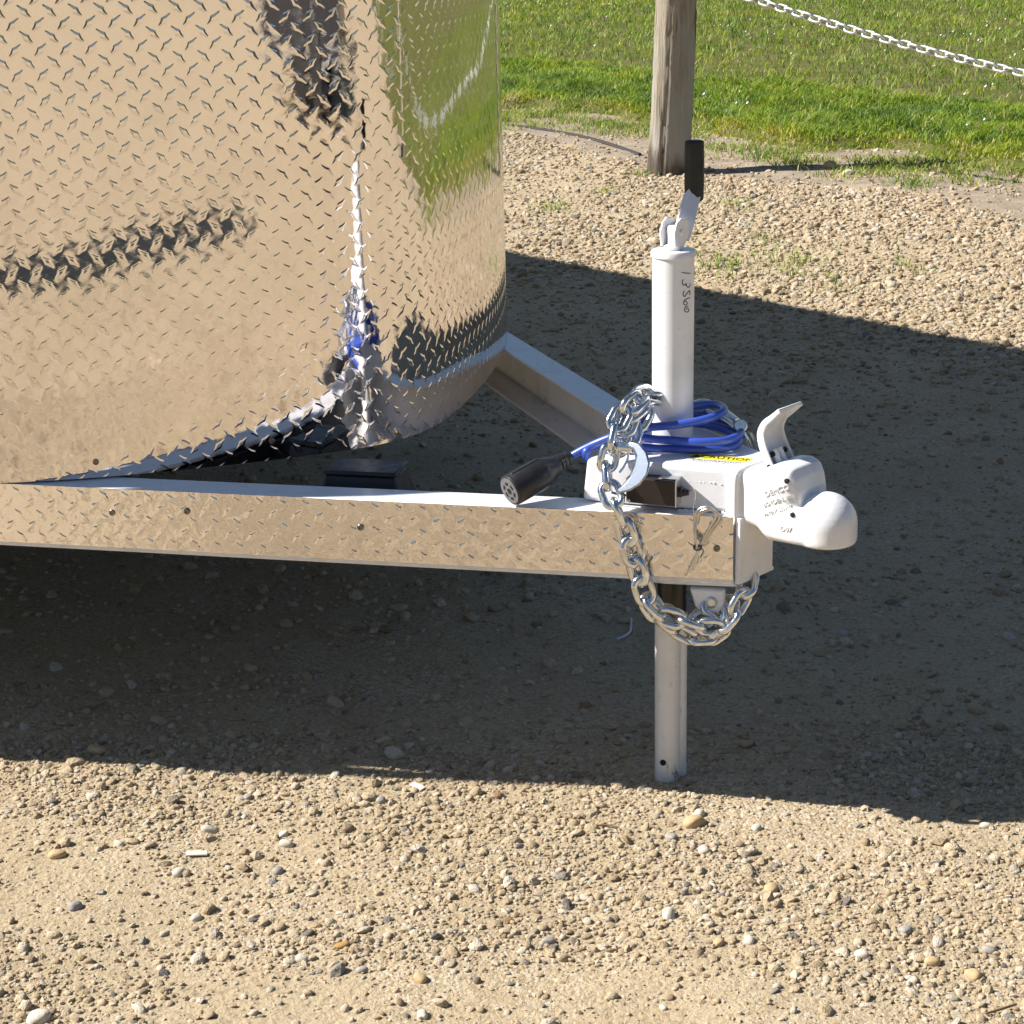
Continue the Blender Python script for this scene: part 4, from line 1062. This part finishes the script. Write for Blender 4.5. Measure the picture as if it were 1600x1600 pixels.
def strand(name, pts, r, m, label, cat):
    P = [(*ground_at(*q)[:2],) for q in pts]; P = [(x, y, float(ground_z(x, y)) + r * 1.2 + .002) for x, y in P]
    return tag(MB().tube(spline(P, 4), r, 6).build(name, m), label, cat)
strand('plastic_strip', [(964, 1000), (975, 996), (985, 987), (986, 968)], .0022, mat('pale_plastic', (.62, .62, .66), .4), 'bent pale plastic strip in the shade left of the jack', 'litter')
TWIG = mat('dry_twig', (.20, .13, .07), .9)
strand('twig', [(1540, 1584), (1565, 1577), (1588, 1570)], .0016, TWIG, 'dark twig lying on the gravel', 'twig')
strand('twig', [(930, 1294), (948, 1293), (965, 1296)], .0014, TWIG, 'short brown twig on the gravel left of the tan pebble', 'twig')
# weeds in the gravel belt
def tuft(q, w, n, hmax, hue, label):
    p = ground_at(*q); k = np.linalg.norm(p - EYE) / FOC; s = w * k / 2
    X = rng.normal(0, s * .75, n); Y = rng.normal(0, s * 1.6, n)
    Hh = hmax * rng.uniform(.4, 1, n); z = ground_z(X + p[0], Y + p[1])
    o = blades('grass_tuft', X, Y, z, Hh, np.full(n, .0045), np.where(rng.random(n) < .15, .96, rng.normal(hue - .08, .12, n)), 1.6); o.location = (p[0], p[1], 0)
    return tag(o, label, 'weeds', 'grass tufts growing out of the gravel')
TL1, TL2 = 'low green grass tuft growing on bare dirt at the lawn edge', 'sparse grass tuft growing through the loose gravel'
for q, w, n, h, hue, lb in (((1003, 271), 26, 40, .05, .3, 'grass tuft growing at the foot of the fence post'), ((935, 195), 50, 150, .06, .2, TL1), ((840, 180), 60, 150, .06, .15, TL1), ((985, 200), 40, 110, .06, .25, TL1), ((1185, 245), 56, 170, .07, .18, TL1), ((1120, 232), 40, 90, .06, .4, TL1), ((1242, 258), 36, 70, .05, .2, TL1), ((1380, 262), 30, 70, .06, .15, TL1), ((1425, 292), 44, 110, .06, .18, TL1), ((1250, 228), 60, 120, .05, .4, TL1), ((1500, 275), 60, 90, .05, .45, TL1),
                            ((866, 332), 40, 60, .045, .35, TL2), ((945, 303), 36, 40, .04, .4, TL2), ((1150, 325), 44, 60, .04, .4, TL2), ((1130, 415), 60, 110, .05, .35, TL2), ((1240, 415), 90, 120, .045, .42, TL2), ((1185, 375), 40, 40, .04, .4, TL2), ((1420, 415), 40, 40, .035, .4, TL2), ((1300, 440), 50, 40, .035, .45, TL2)):
    tuft(q, w, n, h, hue, lb)

# ================================================================== things added behind the camera for the mirror plate to show
# made-up trailer out of view, standing in for a dark mirrored shape
DT = empty('standin_trailer', 'made-up black trailer standing in for the dark shape mirrored in the nose plate', 'trailer', (7.0, -4.2, 0), R(72))
DARKP = mat('standin_black_paint', (.018, .019, .024), .25, coat=.5)
MB().box((0, 0, 1.25), (4.2, 1.9, 1.75)).build('body_shell', DARKP, DT, bevel=.06)  # body of the made-up stand-in trailer
MB().box((0, .955, .385), (4.22, .03, .06)).build('standin_lower_trim', ALU, DT)
for xx in (-2.03, 2.03): MB().box((xx, .945, 1.25), (.05, .04, 1.7)).build('standin_corner_trim', ALU, DT)
MB().box((.25, .957, 1.25), (.03, .03, 1.7)).build('standin_door_post', ALU, DT)
for xx in (-.45, .4):
    for sy in (-1, 1):
        MB().lathe([(.05, -.1), (.24, -.1), (.32, -.07), (.335, 0), (.32, .07), (.24, .1), (.05, .1)], (xx, sy * .98, .335), 24, frame_to((0, 1, 0))).build('wheel', GRIP, DT)
MB().box((2.7, 0, .42), (1.3, .12, .1)).build('standin_tongue', DARKP, DT)
# made-up feather flag, added out of view to shade the mirrored gravel
PO = empty('shadow_caster_flag', 'made-up feather flag out of view, added to cast the shadow mirrored in the plate', 'flag', (-1.45, -1.30, 0)); PO.scale = (1, 1, 1.1)
MB().tube(spline([(0, .02, 0), (0, .02, 1.5), (0, .0, 2.6), (0, -.12, 2.98), (0, -.32, 3.1), (0, -.52, 3.04)], 6), .014, 10).build('shadow_caster_pole', GALV, PO)
ed = spline([(0, .0, .06), (0, .0, 1.5), (0, -.02, 2.6), (0, -.13, 2.95), (0, -.32, 3.08), (0, -.52, 3.02), (0, -.66, 2.8), (0, -.70, 2.2), (0, -.68, 1.2), (0, -.62, .10)], 5)
n = len(ed); wv_ = lambda p: .03 * math.sin(6 * p[1] + 3 * p[2])
MB().add([(wv_(p) - .001, p[1], p[2]) for p in ed] + [(wv_(p) + .001, p[1], p[2]) for p in ed], [tuple(range(n - 1, -1, -1)), tuple(range(n, 2 * n))] + [(k, (k + 1) % n, n + (k + 1) % n, n + k) for k in range(n)]).build('shadow_caster_banner', mat('shadow_caster_cloth', (.02, .03, .09), .9), PO, False)
MB().box((0, .02, .01), (.4, .4, .02)).build('shadow_caster_base', GREASE, PO, bevel=.004)
# unseen far trees, added to darken reflections on the tread edges
LEAF = mat('reflection_tree_leaf', (.045, .075, .022), .7)
n = 9000; th = rng.uniform(R(175), R(385), n); rad = rng.normal(75, 5, n); x = np.cos(th) * rad; y = np.sin(th) * rad
top = 5 + 7 * fbm(th * 30, th * 0, 1.0, 2, 3); z = top * rng.random(n) ** .8
D = rng.normal(0, 1, (n, 2, 3)); D /= np.linalg.norm(D, axis=2)[..., None]; c = np.stack([x, y, z], 1); sz_ = rng.uniform(.5, 1.3, n)[:, None]
V = np.stack([c + D[:, 0] * sz_, c + D[:, 1] * sz_, c - D[:, 0] * sz_, c - D[:, 1] * sz_], 1).reshape(-1, 3)
tag(mesh_np('reflection_trees', V, np.arange(4 * n).reshape(-1, 4), LEAF, None, False), 'added row of unseen dark trees that darkens the mirrored tread edges', 'trees', kind='stuff')
